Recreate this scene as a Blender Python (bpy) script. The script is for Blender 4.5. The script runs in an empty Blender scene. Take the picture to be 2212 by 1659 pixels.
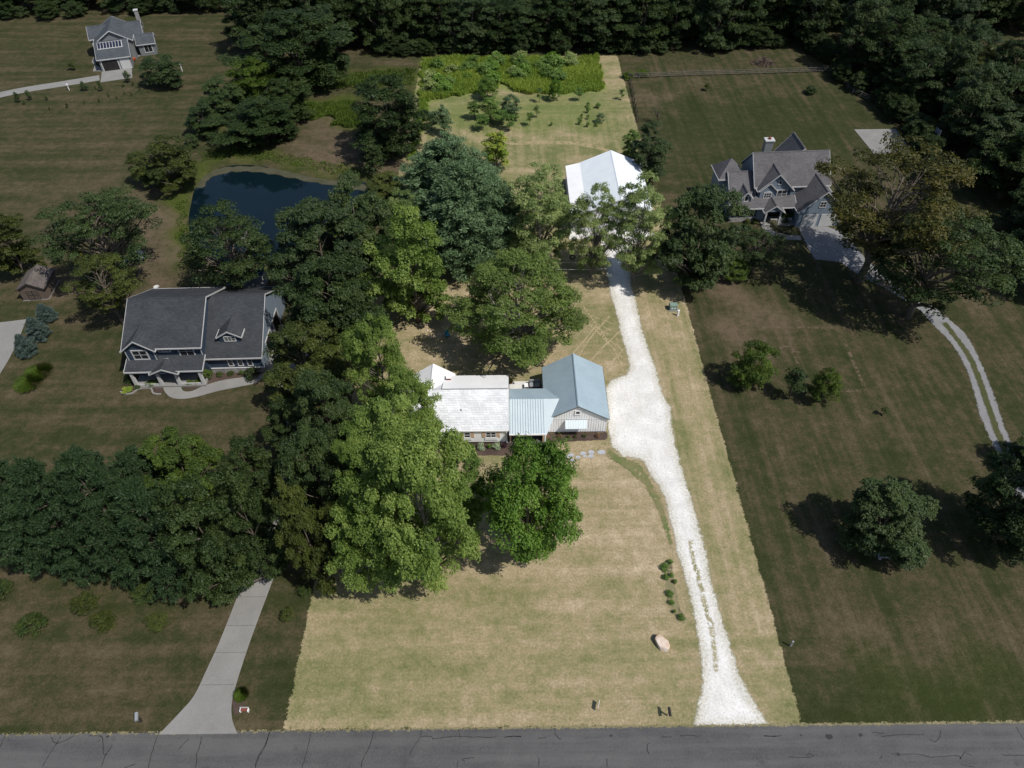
import bpy, math, random
import numpy as np
from mathutils import Matrix, Vector
random.seed(7)
# ---------------------------------------------------------------- camera, sky, sun
S = bpy.context.scene
H = 66.0; FPX = 1533.0; PITCH = math.radians(44.1); ROLL = math.radians(-0.62)
cam_d = bpy.data.cameras.new("camera"); cam = bpy.data.objects.new("camera", cam_d)
S.collection.objects.link(cam)
cam.matrix_world = Matrix.Translation((0, 0, H)) @ Matrix.Rotation(PITCH, 4, 'X') @ Matrix.Rotation(ROLL, 4, 'Z')
cam_d.sensor_width = 36; cam_d.lens = 36*FPX/2212; cam_d.clip_start = 0.5; cam_d.clip_end = 5000
S.camera = cam
SUN_EL = math.radians(56); SUN_AZ = math.radians(-34)       # azimuth measured from +X towards +Y
w = bpy.data.worlds.new("World"); S.world = w; w.use_nodes = True
nt = w.node_tree; nt.nodes.clear()
sky = nt.nodes.new('ShaderNodeTexSky'); sky.sky_type = 'NISHITA'; sky.sun_disc = False
sky.sun_elevation = SUN_EL; sky.sun_rotation = math.radians(90) - SUN_AZ
bg = nt.nodes.new('ShaderNodeBackground'); bg.inputs[1].default_value = 0.10
ow = nt.nodes.new('ShaderNodeOutputWorld')
nt.links.new(sky.outputs[0], bg.inputs[0]); nt.links.new(bg.outputs[0], ow.inputs[0])
sl = bpy.data.lights.new("sun", 'SUN'); sl.energy = 4.2; sl.angle = math.radians(0.5); sl.color = (1.0, 0.955, 0.88)
so = bpy.data.objects.new("sun", sl); S.collection.objects.link(so)
sd = Vector((math.cos(SUN_EL)*math.cos(SUN_AZ), math.cos(SUN_EL)*math.sin(SUN_AZ), math.sin(SUN_EL)))
so.rotation_euler = sd.to_track_quat('Z', 'Y').to_euler(); so.location = (0, 0, 120)
S.view_settings.view_transform = 'Standard'; S.view_settings.look = 'None'
S.view_settings.exposure = 0.15; S.view_settings.gamma = 1
S.render.engine = 'CYCLES'; S.render.resolution_x = 1024; S.render.resolution_y = 768
S.cycles.max_bounces = 5; S.cycles.diffuse_bounces = 3; S.cycles.transparent_max_bounces = 12

# ---------------------------------------------------------------- measuring helpers
Rm = np.array(cam.matrix_world.to_3x3())
def P(px, py, z=0.0):
    "where a sight line of the survey photo (2212 x 1659 units) meets the level z, in metres"
    d = Rm @ np.array([(px-1106)/FPX, -(py-829.5)/FPX, -1.0]); t = (z-H)/d[2]
    return (t*d[0], t*d[1], z)
def proj(x, y, z):
    q = Rm.T @ np.array([x, y, z-H]); return 1106+FPX*q[0]/-q[2], 829.5-FPX*q[1]/-q[2], -q[2]
def PP(pts, z=0.0): return [P(a, b, z)[:2] for a, b in pts]

# ---------------------------------------------------------------- object helpers
C = S.collection
def thing(name, label, cat, loc=(0, 0, 0), rz=0, group=None, sc=(1, 1, 1)):
    o = bpy.data.objects.new(name, None); C.objects.link(o); o.empty_display_size = .3
    o.location = loc; o.rotation_euler = (0, 0, rz); o.scale = sc; o['label'] = label; o['category'] = cat
    if group: o['group'] = group
    return o
def tag(o, label, cat, group=None):
    o['label'] = label; o['category'] = cat
    if group: o['group'] = group
    return o
def struct(o): o['kind'] = 'structure'; return o
def copy_thing(root, loc, rz=0, sc=(1, 1, 1), label=None, group=None, mats=None):
    r = root.copy(); C.objects.link(r); r.location = loc; r.rotation_euler = (0, 0, rz); r.scale = sc
    if label: r['label'] = label
    if group: r['group'] = group
    for ch in root.children:
        c = ch.copy(); C.objects.link(c); c.parent = r
        if mats and ch.name.split('.')[0] in mats:
            c.material_slots[0].link = 'OBJECT'; c.material_slots[0].material = mats[ch.name.split('.')[0]]
        for g in ch.children:
            d = g.copy(); C.objects.link(d); d.parent = c
    return r

class MB:
    def __init__(s): s.v = []; s.f = []
    def add(s, vs, fs):
        n = len(s.v); s.v += [tuple(p) for p in vs]; s.f += [tuple(i+n for i in f) for f in fs]; return s
    def box(s, x0, x1, y0, y1, z0, z1):
        return s.add([(x0,y0,z0),(x1,y0,z0),(x1,y1,z0),(x0,y1,z0),(x0,y0,z1),(x1,y0,z1),(x1,y1,z1),(x0,y1,z1)],
                     [(0,3,2,1),(4,5,6,7),(0,1,5,4),(1,2,6,5),(2,3,7,6),(3,0,4,7)])
    def prism(s, prof, a0, a1, axis):
        "profile of (u,z) points extruded along x or y"
        n = len(prof)
        if axis == 'x': vs = [(a0, u, z) for u, z in prof]+[(a1, u, z) for u, z in prof]
        else: vs = [(u, a0, z) for u, z in prof]+[(u, a1, z) for u, z in prof]
        fs = [tuple(range(n)), tuple(range(2*n-1, n-1, -1))]+[(i, i+n, (i+1) % n+n, (i+1) % n) for i in range(n)]
        if axis == 'x': fs = [tuple(reversed(f)) for f in fs]
        return s.add(vs, fs)
    def poly(s, pts, z0, z1):
        n = len(pts)
        return s.add([(x, y, z0) for x, y in pts]+[(x, y, z1) for x, y in pts],
                     [tuple(range(n-1, -1, -1)), tuple(range(n, 2*n))]+[(i, (i+1) % n, (i+1) % n+n, i+n) for i in range(n)])
    def tube(s, pts, rads, n=6, cap=True):
        base = len(s.v); pts = [Vector(p) for p in pts]
        for i, p in enumerate(pts):
            d = (pts[min(i+1, len(pts)-1)]-pts[max(i-1, 0)])
            if d.length < 1e-6: d = Vector((0, 0, 1))
            d.normalize(); a = d.orthogonal().normalized() if i == 0 else (a-d*a.dot(d)).normalized()
            b = d.cross(a); r = rads[i] if hasattr(rads, '__len__') else rads
            for k in range(n):
                t = 2*math.pi*k/n; q = p+(a*math.cos(t)+b*math.sin(t))*r; s.v.append((q.x, q.y, q.z))
        for i in range(len(pts)-1):
            for k in range(n):
                s.f.append((base+i*n+k, base+i*n+(k+1) % n, base+(i+1)*n+(k+1) % n, base+(i+1)*n+k))
        if cap:
            s.f.append(tuple(base+k for k in range(n-1, -1, -1))); e = base+(len(pts)-1)*n
            s.f.append(tuple(e+k for k in range(n)))
        return s
    def lathe(s, prof, cx=0, cy=0, n=14):
        base = len(s.v)
        for r, z in prof:
            for k in range(n):
                t = 2*math.pi*k/n; s.v.append((cx+r*math.cos(t), cy+r*math.sin(t), z))
        for i in range(len(prof)-1):
            for k in range(n):
                s.f.append((base+i*n+k, base+i*n+(k+1) % n, base+(i+1)*n+(k+1) % n, base+(i+1)*n+k))
        s.f.append(tuple(base+k for k in range(n-1, -1, -1))); e = base+(len(prof)-1)*n
        s.f.append(tuple(e+k for k in range(n)))
        return s
    def build(s, name, mat, parent=None, smooth=False, bevel=0, loc=None):
        me = bpy.data.meshes.new(name); me.from_pydata(s.v, [], s.f); me.validate()
        if mat: me.materials.append(mat)
        o = bpy.data.objects.new(name, me); C.objects.link(o)
        if smooth: me.shade_smooth()
        if parent: o.parent = parent
        if loc: o.location = loc
        if bevel:
            m = o.modifiers.new('bevel', 'BEVEL'); m.width = bevel; m.segments = 2
        return o

# ---------------------------------------------------------------- materials
def nodes(m): m.use_nodes = True; t = m.node_tree; t.nodes.clear(); return t
def N(t, kind, **kw):
    n = t.nodes.new(kind)
    for k, v in kw.items():
        if k.startswith('i_'):
            kk = k[2:]; kk = int(kk) if kk.isdigit() else kk.replace('_', ' '); n.inputs[kk].default_value = v
        else: setattr(n, k, v)
    return n
def L(t, a, b): t.links.new(a, b)
def ramp(t, src, stops):
    r = t.nodes.new('ShaderNodeValToRGB'); e = r.color_ramp.elements
    while len(e) < len(stops): e.new(0.5)
    for el, (p, c) in zip(e, stops):
        el.position = p; el.color = (c, c, c, 1) if not hasattr(c, '__len__') else (*c, 1)
    L(t, src, r.inputs[0]); return r.outputs[0]
def mixc(t, fac, a, b, mode='MIX'):
    m = t.nodes.new('ShaderNodeMix'); m.data_type = 'RGBA'; m.blend_type = mode; m.clamp_factor = True
    for k, s_ in ((0, fac), (6, a), (7, b)):
        if isinstance(s_, bpy.types.NodeSocket): L(t, s_, m.inputs[k])
        else: m.inputs[k].default_value = s_ if not hasattr(s_, '__len__') else (*s_[:3], 1)
    return m.outputs[2]
def mth(t, op, a, b=0.0, clamp=False):
    m = t.nodes.new('ShaderNodeMath'); m.operation = op; m.use_clamp = clamp
    for k, s_ in ((0, a), (1, b)):
        if isinstance(s_, bpy.types.NodeSocket): L(t, s_, m.inputs[k])
        else: m.inputs[k].default_value = s_
    return m.outputs[0]
def noise(t, vec, scale, detail=4, rough=.6, sc3=None):
    if sc3:
        mp = N(t, 'ShaderNodeMapping'); L(t, vec, mp.inputs[0]); mp.inputs['Scale'].default_value = sc3; vec = mp.outputs[0]
    n = N(t, 'ShaderNodeTexNoise', i_Scale=scale, i_Detail=detail, i_Roughness=rough); L(t, vec, n.inputs['Vector']); return n.outputs[0]
def pm(name, c1, c2=None, scale=1.5, rough=.7, spec=.3, metal=0, stripe=None, bump=0, fine=.12, lo=.35, hi=.65, alpha_noise=False):
    "procedural surface: two mottled tones, fine grain, optional course lines (axis vector scale, depth)"
    m = bpy.data.materials.new(name); t = nodes(m)
    b = N(t, 'ShaderNodeBsdfPrincipled', i_Roughness=rough, i_Metallic=metal); b.inputs['Specular IOR Level'].default_value = spec
    o = N(t, 'ShaderNodeOutputMaterial'); L(t, b.outputs[0], o.inputs[0])
    tc = N(t, 'ShaderNodeTexCoord').outputs['Object']
    if c2 is None: c2 = tuple(x*.86 for x in c1)
    col = mixc(t, ramp(t, noise(t, tc, scale, 5), [(lo, 0.), (hi, 1.)]), c1, c2)
    fn = noise(t, tc, scale*14, 3, .7)
    col = mixc(t, 1.0, col, ramp(t, fn, [(.25, 1-fine), (.75, 1+fine*.6)]), 'MULTIPLY')
    h = fn
    if stripe:
        ax, freq, dark, width = stripe
        sp = N(t, 'ShaderNodeSeparateXYZ'); L(t, tc, sp.inputs[0])
        fr = mth(t, 'FRACT', mth(t, 'MULTIPLY', sp.outputs[ax], freq))
        line = mth(t, 'LESS_THAN', fr, width)
        col = mixc(t, mth(t, 'MULTIPLY', line, dark), col, tuple(x*.35 for x in c1)); h = mth(t, 'SUBTRACT', fn, line)
    L(t, col, b.inputs['Base Color'])
    if bump:
        bn = N(t, 'ShaderNodeBump', i_Strength=bump, i_Distance=.05); L(t, h, bn.inputs['Height']); L(t, bn.outputs[0], b.inputs['Normal'])
    return m
def shingle(name, c1, c2, course=.18):
    "asphalt shingles: tab mosaic in the slope's own plane, each tab its own tone"
    m = bpy.data.materials.new(name); t = nodes(m)
    b = N(t, 'ShaderNodeBsdfPrincipled', i_Roughness=.92); b.inputs['Specular IOR Level'].default_value = .15
    o = N(t, 'ShaderNodeOutputMaterial'); L(t, b.outputs[0], o.inputs[0])
    tc = N(t, 'ShaderNodeTexCoord').outputs['Object']
    sp = N(t, 'ShaderNodeSeparateXYZ'); L(t, tc, sp.inputs[0])
    cb = N(t, 'ShaderNodeCombineXYZ'); L(t, mth(t, 'MULTIPLY', mth(t, 'ADD', sp.outputs[0], sp.outputs[1]), 1.0), cb.inputs[0])
    L(t, mth(t, 'MULTIPLY', sp.outputs[2], 2.0), cb.inputs[1])
    br = N(t, 'ShaderNodeTexBrick', i_Scale=1.0, i_Mortar_Size=.012, i_Brick_Width=.42, i_Row_Height=course*1.1)
    br.inputs['Color1'].default_value = (*c1, 1); br.inputs['Color2'].default_value = (*c2, 1); br.inputs['Mortar'].default_value = (*[x*.6 for x in c1], 1)
    L(t, cb.outputs[0], br.inputs['Vector'])
    col = mixc(t, 1.0, br.outputs[0], ramp(t, noise(t, tc, .5, 5), [(.3, .8), (.7, 1.12)]), 'MULTIPLY')
    col = mixc(t, 1.0, col, ramp(t, noise(t, tc, 9, 2), [(.3, .85), (.7, 1.1)]), 'MULTIPLY')
    L(t, col, b.inputs['Base Color']); return m
def leafmat(name, dark, mid, light, trans=.28):
    m = bpy.data.materials.new(name); t = nodes(m)
    at = N(t, 'ShaderNodeAttribute', attribute_name='v').outputs['Fac']
    oi = N(t, 'ShaderNodeObjectInfo').outputs['Random']
    f = mth(t, 'ADD', mth(t, 'MULTIPLY', at, .85), mth(t, 'MULTIPLY', oi, .15))
    col = ramp(t, f, [(.1, dark), (.5, mid), (.9, light)])
    d = N(t, 'ShaderNodeBsdfPrincipled', i_Roughness=.55); d.inputs['Specular IOR Level'].default_value = .25; L(t, col, d.inputs['Base Color'])
    tr = N(t, 'ShaderNodeBsdfTranslucent'); L(t, mixc(t, 1.0, col, (1.1, 1.25, .55), 'MULTIPLY'), tr.inputs[0])
    mx = N(t, 'ShaderNodeMixShader'); mx.inputs[0].default_value = trans
    L(t, d.outputs[0], mx.inputs[1]); L(t, tr.outputs[0], mx.inputs[2])
    o = N(t, 'ShaderNodeOutputMaterial'); L(t, mx.outputs[0], o.inputs[0]); return m
M = {}
M['bark'] = pm('bark', (.10, .078, .058), (.16, .135, .11), 3, .9, .1, bump=.5)
M['pale_bark'] = pm('pale_bark', (.24, .22, .19), (.15, .13, .11), 3, .9, .1, bump=.4)
M['maple_leaf'] = leafmat('maple_leaf', (.085, .14, .026), (.16, .235, .05), (.27, .34, .09), .42)
M['walnut_leaf'] = leafmat('walnut_leaf', (.055, .115, .014), (.10, .19, .026), (.18, .28, .05), .36)
M['locust_leaf'] = leafmat('locust_leaf', (.075, .11, .026), (.13, .19, .045), (.20, .26, .07), .42)
M['mid_leaf'] = leafmat('mid_leaf', (.065, .12, .028), (.12, .20, .045), (.19, .28, .07), .4)
M['airy_leaf'] = leafmat('airy_leaf', (.12, .17, .055), (.21, .27, .095), (.33, .38, .15), .42)
M['gold_leaf'] = leafmat('gold_leaf', (.09, .16, .02), (.17, .25, .03), (.30, .33, .05), .3)
M['pine_leaf'] = leafmat('pine_leaf', (.05, .09, .038), (.095, .155, .07), (.17, .245, .125), .18)
M['wood_leaf'] = leafmat('wood_leaf', (.018, .034, .010), (.030, .052, .014), (.048, .072, .020), .2)
M['dusk_leaf'] = leafmat('dusk_leaf', (.022, .040, .012), (.036, .060, .016), (.058, .086, .022), .22)
M['olive_leaf'] = leafmat('olive_leaf', (.032, .046, .010), (.055, .072, .014), (.085, .10, .018), .22)
M['rust_leaf'] = leafmat('rust_leaf', (.034, .040, .010), (.060, .062, .013), (.092, .078, .015), .25)
M['bright_leaf'] = leafmat('bright_leaf', (.035, .062, .010), (.065, .105, .014), (.10, .15, .02), .28)
M['grovepine_leaf'] = leafmat('grovepine_leaf', (.016, .036, .014), (.030, .058, .022), (.05, .08, .03), .12)
M['spruce_leaf'] = leafmat('spruce_leaf', (.03, .05, .042), (.05, .078, .068), (.085, .12, .105), .08)
M['juniper_leaf'] = leafmat('juniper_leaf', (.02, .04, .010), (.04, .065, .014), (.065, .09, .018), .15)
M['hosta_leaf'] = leafmat('hosta_leaf', (.05, .10, .015), (.09, .16, .03), (.14, .22, .05), .25)
M['silver_leaf'] = leafmat('silver_leaf', (.16, .24, .13), (.26, .34, .2), (.36, .42, .28), .2)
M['tallgrass'] = leafmat('tallgrass', (.11, .18, .03), (.20, .275, .042), (.32, .375, .07), .38)
M['dry_twig'] = pm('dry_twig', (.10, .075, .06), (.16, .12, .10), 4, .9, .1)
M['white_wall'] = pm('white_wall', (.86, .86, .86), (.82, .82, .82), .8, .6, .3, stripe=(2, 5.5, .25, .12))
M['white_batten'] = pm('white_batten', (.86, .86, .86), (.81, .81, .82), .8, .55, .3)
M['white_trim'] = pm('white_trim', (.78, .78, .78), (.72, .72, .72), 2, .5, .3, fine=.04)
M['dull_trim'] = pm('dull_trim', (.46, .46, .46), (.41, .41, .41), 2, .6, .3, fine=.05)
M['white_shingle'] = shingle('white_shingle', (.70, .71, .73), (.58, .60, .62), .2)
M['white_membrane'] = pm('white_membrane', (.82, .82, .82), (.74, .74, .75), .35, .6, .3, fine=.05)
M['blue_metal'] = pm('blue_metal', (.27, .345, .395), (.31, .39, .44), .5, .42, .5, metal=.0, fine=.05)
M['pale_metal'] = pm('pale_metal', (.46, .53, .56), (.52, .59, .62), .5, .42, .5, fine=.05)
M['roof_rib'] = pm('roof_rib', (.30, .37, .41), None, .5, .42, .5, fine=.05)
M['barn_metal'] = pm('barn_metal', (.74, .78, .80), (.68, .73, .76), .4, .4, .5, fine=.04, stripe=(1, .9, .12, .06))
M['barn_wall'] = pm('barn_wall', (.72, .74, .76), (.66, .68, .7), .5, .5, .4, stripe=(0, 3.0, .2, .1))
M['cedar'] = pm('cedar', (.46, .31, .19), (.56, .40, .27), 6, .7, .2)
M['brick'] = pm('brick', (.22, .06, .045), (.14, .045, .035), 7, .85, .2)
M['foundation'] = pm('foundation', (.12, .07, .055), (.07, .05, .045), 4, .9, .1)
M['mulch'] = pm('mulch', (.085, .06, .05), (.045, .032, .028), 5, .95, .1, bump=.6, fine=.35)
M['glass'] = pm('glass', (.012, .014, .017), (.02, .023, .027), .6, .08, .5, fine=.02)
M['painted_shade'] = pm('painted_shade', (.02, .018, .018), (.03, .027, .026), 1, .8, .1)  # near-black colour standing in for the shade inside porches and open garages
M['porch_floor'] = pm('porch_floor', (.11, .10, .10), (.08, .075, .075), 1, .8, .2)
M['concrete'] = pm('concrete', (.225, .22, .21), (.19, .185, .175), .35, .85, .2, bump=.1, fine=.1)
M['pale_concrete'] = pm('pale_concrete', (.60, .59, .57), (.52, .51, .49), .5, .85, .2, fine=.08)
M['slate_shingle'] = shingle('slate_shingle', (.052, .056, .062), (.038, .042, .048))
M['grey_shingle'] = shingle('grey_shingle', (.125, .12, .125), (.095, .092, .098))
M['steel_shingle'] = shingle('steel_shingle', (.075, .085, .095), (.058, .066, .076))
M['navy_siding'] = pm('navy_siding', (.035, .055, .085), (.03, .048, .075), .8, .6, .3, stripe=(2, 6, .3, .12))
M['blue_siding'] = pm('blue_siding', (.17, .21, .26), (.15, .19, .235), .8, .6, .3, stripe=(2, 6, .25, .12))
M['grey_siding'] = pm('grey_siding', (.17, .18, .185), (.15, .16, .165), .8, .6, .3, stripe=(2, 6, .22, .12))
M['stone_veneer'] = pm('stone_veneer', (.34, .33, .32), (.18, .17, .165), 3, .9, .2, stripe=(2, 4, .4, .15), bump=.5)
M['shutter_blue'] = pm('shutter_blue', (.02, .045, .075), None, 2, .6)
M['shed_wood'] = pm('shed_wood', (.13, .10, .08), (.10, .078, .062), 2, .8, .2, stripe=(0, 5, .4, .12))
M['shed_roof'] = shingle('shed_roof', (.14, .12, .11), (.10, .088, .08))
M['fence_wood'] = pm('fence_wood', (.16, .145, .13), (.10, .09, .08), 3, .85, .2)
M['dark_wood'] = pm('dark_wood', (.05, .042, .036), (.03, .026, .024), 3, .8, .2)
M['deck_wood'] = pm('deck_wood', (.17, .16, .16), (.12, .115, .115), 1.5, .8, .2, stripe=(0, 4, .4, .1))
M['black_plastic'] = pm('black_plastic', (.02, .02, .022), (.028, .028, .03), 3, .5)
M['grey_plastic'] = pm('grey_plastic', (.30, .31, .33), (.22, .23, .25), 3, .55)
M['utility_green'] = pm('utility_green', (.20, .28, .24), (.17, .24, .21), 3, .5)
M['sign_red'] = pm('sign_red', (.45, .03, .03), None, 4, .5)
M['boulder'] = pm('boulder', (.62, .56, .50), (.50, .33, .22), 1.3, .85, .2, bump=.3, fine=.15)
M['flagstone'] = pm('flagstone', (.40, .41, .44), (.30, .31, .34), 2, .85, .2, bump=.3)
M['water_edge'] = pm('water_edge', (.10, .09, .06), (.07, .07, .04), .8, .9, .2)
M['orange'] = pm('orange', (.42, .08, .02), None, 3, .6)
M['teal'] = pm('teal', (.05, .22, .30), None, 3, .5)
M['solar'] = pm('solar', (.015, .02, .035), (.02, .025, .045), 2, .15, .5)
M['soil'] = pm('soil', (.16, .12, .085), (.11, .085, .06), 3, .95, .1)
M['crack_seal'] = pm('crack_seal', (.018, .018, .018), (.03, .03, .03), 8, .7, .3)
M['asphalt'] = pm('asphalt', (.092, .091, .091), (.062, .062, .064), .45, .92, .2, bump=.25, fine=.28, lo=.3, hi=.75)
def road_wear():
    t = M['asphalt'].node_tree; b = [n for n in t.nodes if n.type == 'BSDF_PRINCIPLED'][0]; src = b.inputs['Base Color'].links[0].from_socket
    tc = N(t, 'ShaderNodeTexCoord').outputs['Object']
    lane = noise(t, tc, 1, 4, .6, (.05, .9, 1)); st = noise(t, tc, .55, 6, .75)
    col = mixc(t, ramp(t, lane, [(.4, 0.), (.62, .45)]), src, (.12, .118, .116))
    col = mixc(t, ramp(t, st, [(.60, 0.), (.70, .6)]), col, (.035, .035, .036)); L(t, col, b.inputs['Base Color'])
road_wear()
M['yellow'] = pm('yellow', (.5, .42, .03), None, 3, .5)

def edge_mat(name, c1, c2, c3, wob=.9, wscale=1.2, patch=None, rough=.95, fineedge=6):
    "loose material (gravel, bare soil, weeds) whose rim breaks up into the grass; 'edge' = metres inside the rim"
    m = bpy.data.materials.new(name); t = nodes(m)
    tc = N(t, 'ShaderNodeTexCoord').outputs['Object']
    b = N(t, 'ShaderNodeBsdfPrincipled', i_Roughness=rough); b.inputs['Specular IOR Level'].default_value = .15
    n1 = noise(t, tc, .45, 6, .6); n2 = noise(t, tc, 7, 3, .8); n3 = noise(t, tc, 2.2, 5, .75)
    col = mixc(t, ramp(t, n1, [(.35, 0.), (.65, 1.)]), c1, c2)
    col = mixc(t, ramp(t, n2, [(.60, 0.), (.72, .55)]), col, c3)
    col = mixc(t, ramp(t, n3, [(.64, 0.), (.72, .5)]), col, c3)
    L(t, col, b.inputs['Base Color'])
    bn = N(t, 'ShaderNodeBump', i_Strength=.4, i_Distance=.04); L(t, n2, bn.inputs['Height']); L(t, bn.outputs[0], b.inputs['Normal'])
    e = N(t, 'ShaderNodeAttribute', attribute_name='edge').outputs['Fac']
    nn = mth(t, 'ADD', mth(t, 'MULTIPLY', mth(t, 'SUBTRACT', noise(t, tc, wscale, 3, .7), .5), wob*1.6),
             mth(t, 'MULTIPLY', mth(t, 'SUBTRACT', noise(t, tc, fineedge, 3, .8), .5), wob*2.2))
    a = mth(t, 'GREATER_THAN', mth(t, 'ADD', e, nn), 0.0)
    if patch: a = mth(t, 'MULTIPLY', a, mth(t, 'GREATER_THAN', noise(t, tc, patch[0], 4, .75), patch[1]))
    tr = N(t, 'ShaderNodeBsdfTransparent'); mx = N(t, 'ShaderNodeMixShader'); L(t, a, mx.inputs[0])
    L(t, tr.outputs[0], mx.inputs[1]); L(t, b.outputs[0], mx.inputs[2])
    o = N(t, 'ShaderNodeOutputMaterial'); L(t, mx.outputs[0], o.inputs[0]); return m
M['gravel'] = edge_mat('gravel', (.70, .69, .675), (.57, .56, .54), (.26, .25, .21), .55, fineedge=15)
def gravel_grain():
    t = M['gravel'].node_tree; b = [n for n in t.nodes if n.type == 'BSDF_PRINCIPLED'][0]; src = b.inputs['Base Color'].links[0].from_socket
    tc = N(t, 'ShaderNodeTexCoord').outputs['Object']
    e = N(t, 'ShaderNodeAttribute', attribute_name='edge').outputs['Fac']
    grain = noise(t, tc, 4.4, 7, .92); big = noise(t, tc, .8, 5, .7, (1.6, .3, 1))
    col = mixc(t, ramp(t, grain, [(.50, 0.), (.64, .8)]), src, (.30, .28, .24))
    col = mixc(t, ramp(t, big, [(.50, 0.), (.66, .35)]), col, (.45, .42, .37))
    thin = mth(t, 'MULTIPLY', mth(t, 'SUBTRACT', 1.0, e, True), ramp(t, grain, [(.42, 0.), (.56, 1.)]))       # thin stone at the rim lets soil and grass show
    col = mixc(t, mth(t, 'MULTIPLY', thin, .8), col, (.27, .24, .13)); L(t, col, b.inputs['Base Color'])
gravel_grain()
M['grey_gravel'] = edge_mat('grey_gravel', (.215, .215, .22), (.175, .175, .18), (.10, .095, .08), .4)
M['verge'] = edge_mat('verge', (.10, .14, .045), (.17, .16, .08), (.06, .09, .02), .6, patch=(2.5, .47))
M['weeds'] = edge_mat('weeds', (.09, .13, .04), (.20, .17, .09), (.05, .08, .02), .45, patch=(2.0, .42))
M['sparse_weeds'] = edge_mat('sparse_weeds', (.22, .21, .11), (.38, .34, .24), (.15, .16, .07), .5, patch=(2.4, .46), fineedge=14)
M['neighbour_weeds'] = edge_mat('neighbour_weeds', (.05, .062, .022), (.07, .065, .03), (.03, .045, .012), .35)
M['straw'] = edge_mat('straw', (.22, .19, .11), (.15, .14, .075), (.08, .09, .04), .25, patch=(3, .42))
M['straw_bright'] = edge_mat('straw_bright', (.31, .25, .145), (.25, .21, .11), (.17, .18, .075), .7, patch=(1.2, .46))
M['mower_straw'] = edge_mat('mower_straw', (.37, .30, .185), (.32, .26, .155), (.22, .21, .10), .2, patch=(3, .42))
M['bare'] = edge_mat('bare', (.115, .085, .06), (.09, .07, .048), (.06, .055, .03), .3, patch=(1.4, .50))
M['shore'] = edge_mat('shore', (.07, .068, .045), (.05, .05, .028), (.04, .05, .02), .4)

# ---------------------------------------------------------------- signed distance (positive inside) for zones
def sdist(X, Y, poly):
    poly = np.array(poly); d = np.full(X.shape, 1e9); ins = np.zeros(X.shape, bool); n = len(poly)
    for i in range(n):
        ax, ay = poly[i]; bx, by = poly[(i+1) % n]; ex, ey = bx-ax, by-ay
        t = np.clip(((X-ax)*ex+(Y-ay)*ey)/(ex*ex+ey*ey+1e-12), 0, 1)
        d = np.minimum(d, np.hypot(X-ax-t*ex, Y-ay-t*ey))
        c = ((ay > Y) != (by > Y)) & (X < (bx-ax)*(Y-ay)/((by-ay) if by != ay else 1e-9)+ax); ins ^= c
    return np.where(ins, d, -d)
def smooth(pts, n=6, closed=False):
    "Catmull-Rom through the points"
    p = [np.array(q, float) for q in pts]; out = []; m = len(p)
    rng = range(m if closed else m-1)
    for i in rng:
        a, b, c, d = (p[(i-1) % m] if closed or i > 0 else p[0]), p[i], p[(i+1) % m], (p[(i+2) % m] if closed or i+2 < m else p[-1])
        for k in range(n):
            t = k/n; out.append(tuple(.5*((2*b)+(c-a)*t+(2*a-5*b+4*c-d)*t*t+(3*b-a-3*c+d)*t**3)))
    if not closed: out.append(tuple(p[-1]))
    return out
def sheet(name, poly, z, mat, cell=.35, margin=.8):
    poly = np.array(poly); x0, y0 = poly.min(0)-margin; x1, y1 = poly.max(0)+margin
    xs = np.arange(x0, x1+cell, cell); ys = np.arange(y0, y1+cell, cell); X, Y = np.meshgrid(xs, ys)
    D = sdist(X, Y, poly); nx = len(xs); ny = len(ys)
    idx = np.arange(nx*ny).reshape(ny, nx)
    q = np.stack([idx[:-1, :-1], idx[:-1, 1:], idx[1:, 1:], idx[1:, :-1]], -1).reshape(-1, 4)
    Df = D.ravel(); q = q[Df[q].max(1) > -margin]
    used = np.unique(q); rm = -np.ones(nx*ny, int); rm[used] = np.arange(len(used)); q = rm[q]
    V = np.stack([X.ravel()[used], Y.ravel()[used], np.full(len(used), z)], 1)
    me = bpy.data.meshes.new(name); me.from_pydata(V.tolist(), [], q.tolist())
    at = me.attributes.new('edge', 'FLOAT', 'POINT'); at.data.foreach_set('value', Df[used].astype(np.float32))
    me.materials.append(mat); o = bpy.data.objects.new(name, me); C.objects.link(o); return struct(o)
def flat(name, poly, z, mat, thick=.1):
    mb = MB(); mb.poly(poly if area2(poly) > 0 else list(reversed(poly)), z-thick, z); return struct(mb.build(name, mat))
def area2(p): return sum(p[i][0]*p[(i+1) % len(p)][1]-p[(i+1) % len(p)][0]*p[i][1] for i in range(len(p)))
def strip_poly(center, width):
    c = [np.array(q, float) for q in center]; l = []; r = []
    for i, p in enumerate(c):
        d = c[min(i+1, len(c)-1)]-c[max(i-1, 0)]; d = d/(np.hypot(*d)+1e-9); nrm = np.array([-d[1], d[0]])
        wd = width[i] if hasattr(width, '__len__') else width
        l.append(tuple(p+nrm*wd/2)); r.append(tuple(p-nrm*wd/2))
    return l+r[::-1]

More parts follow.
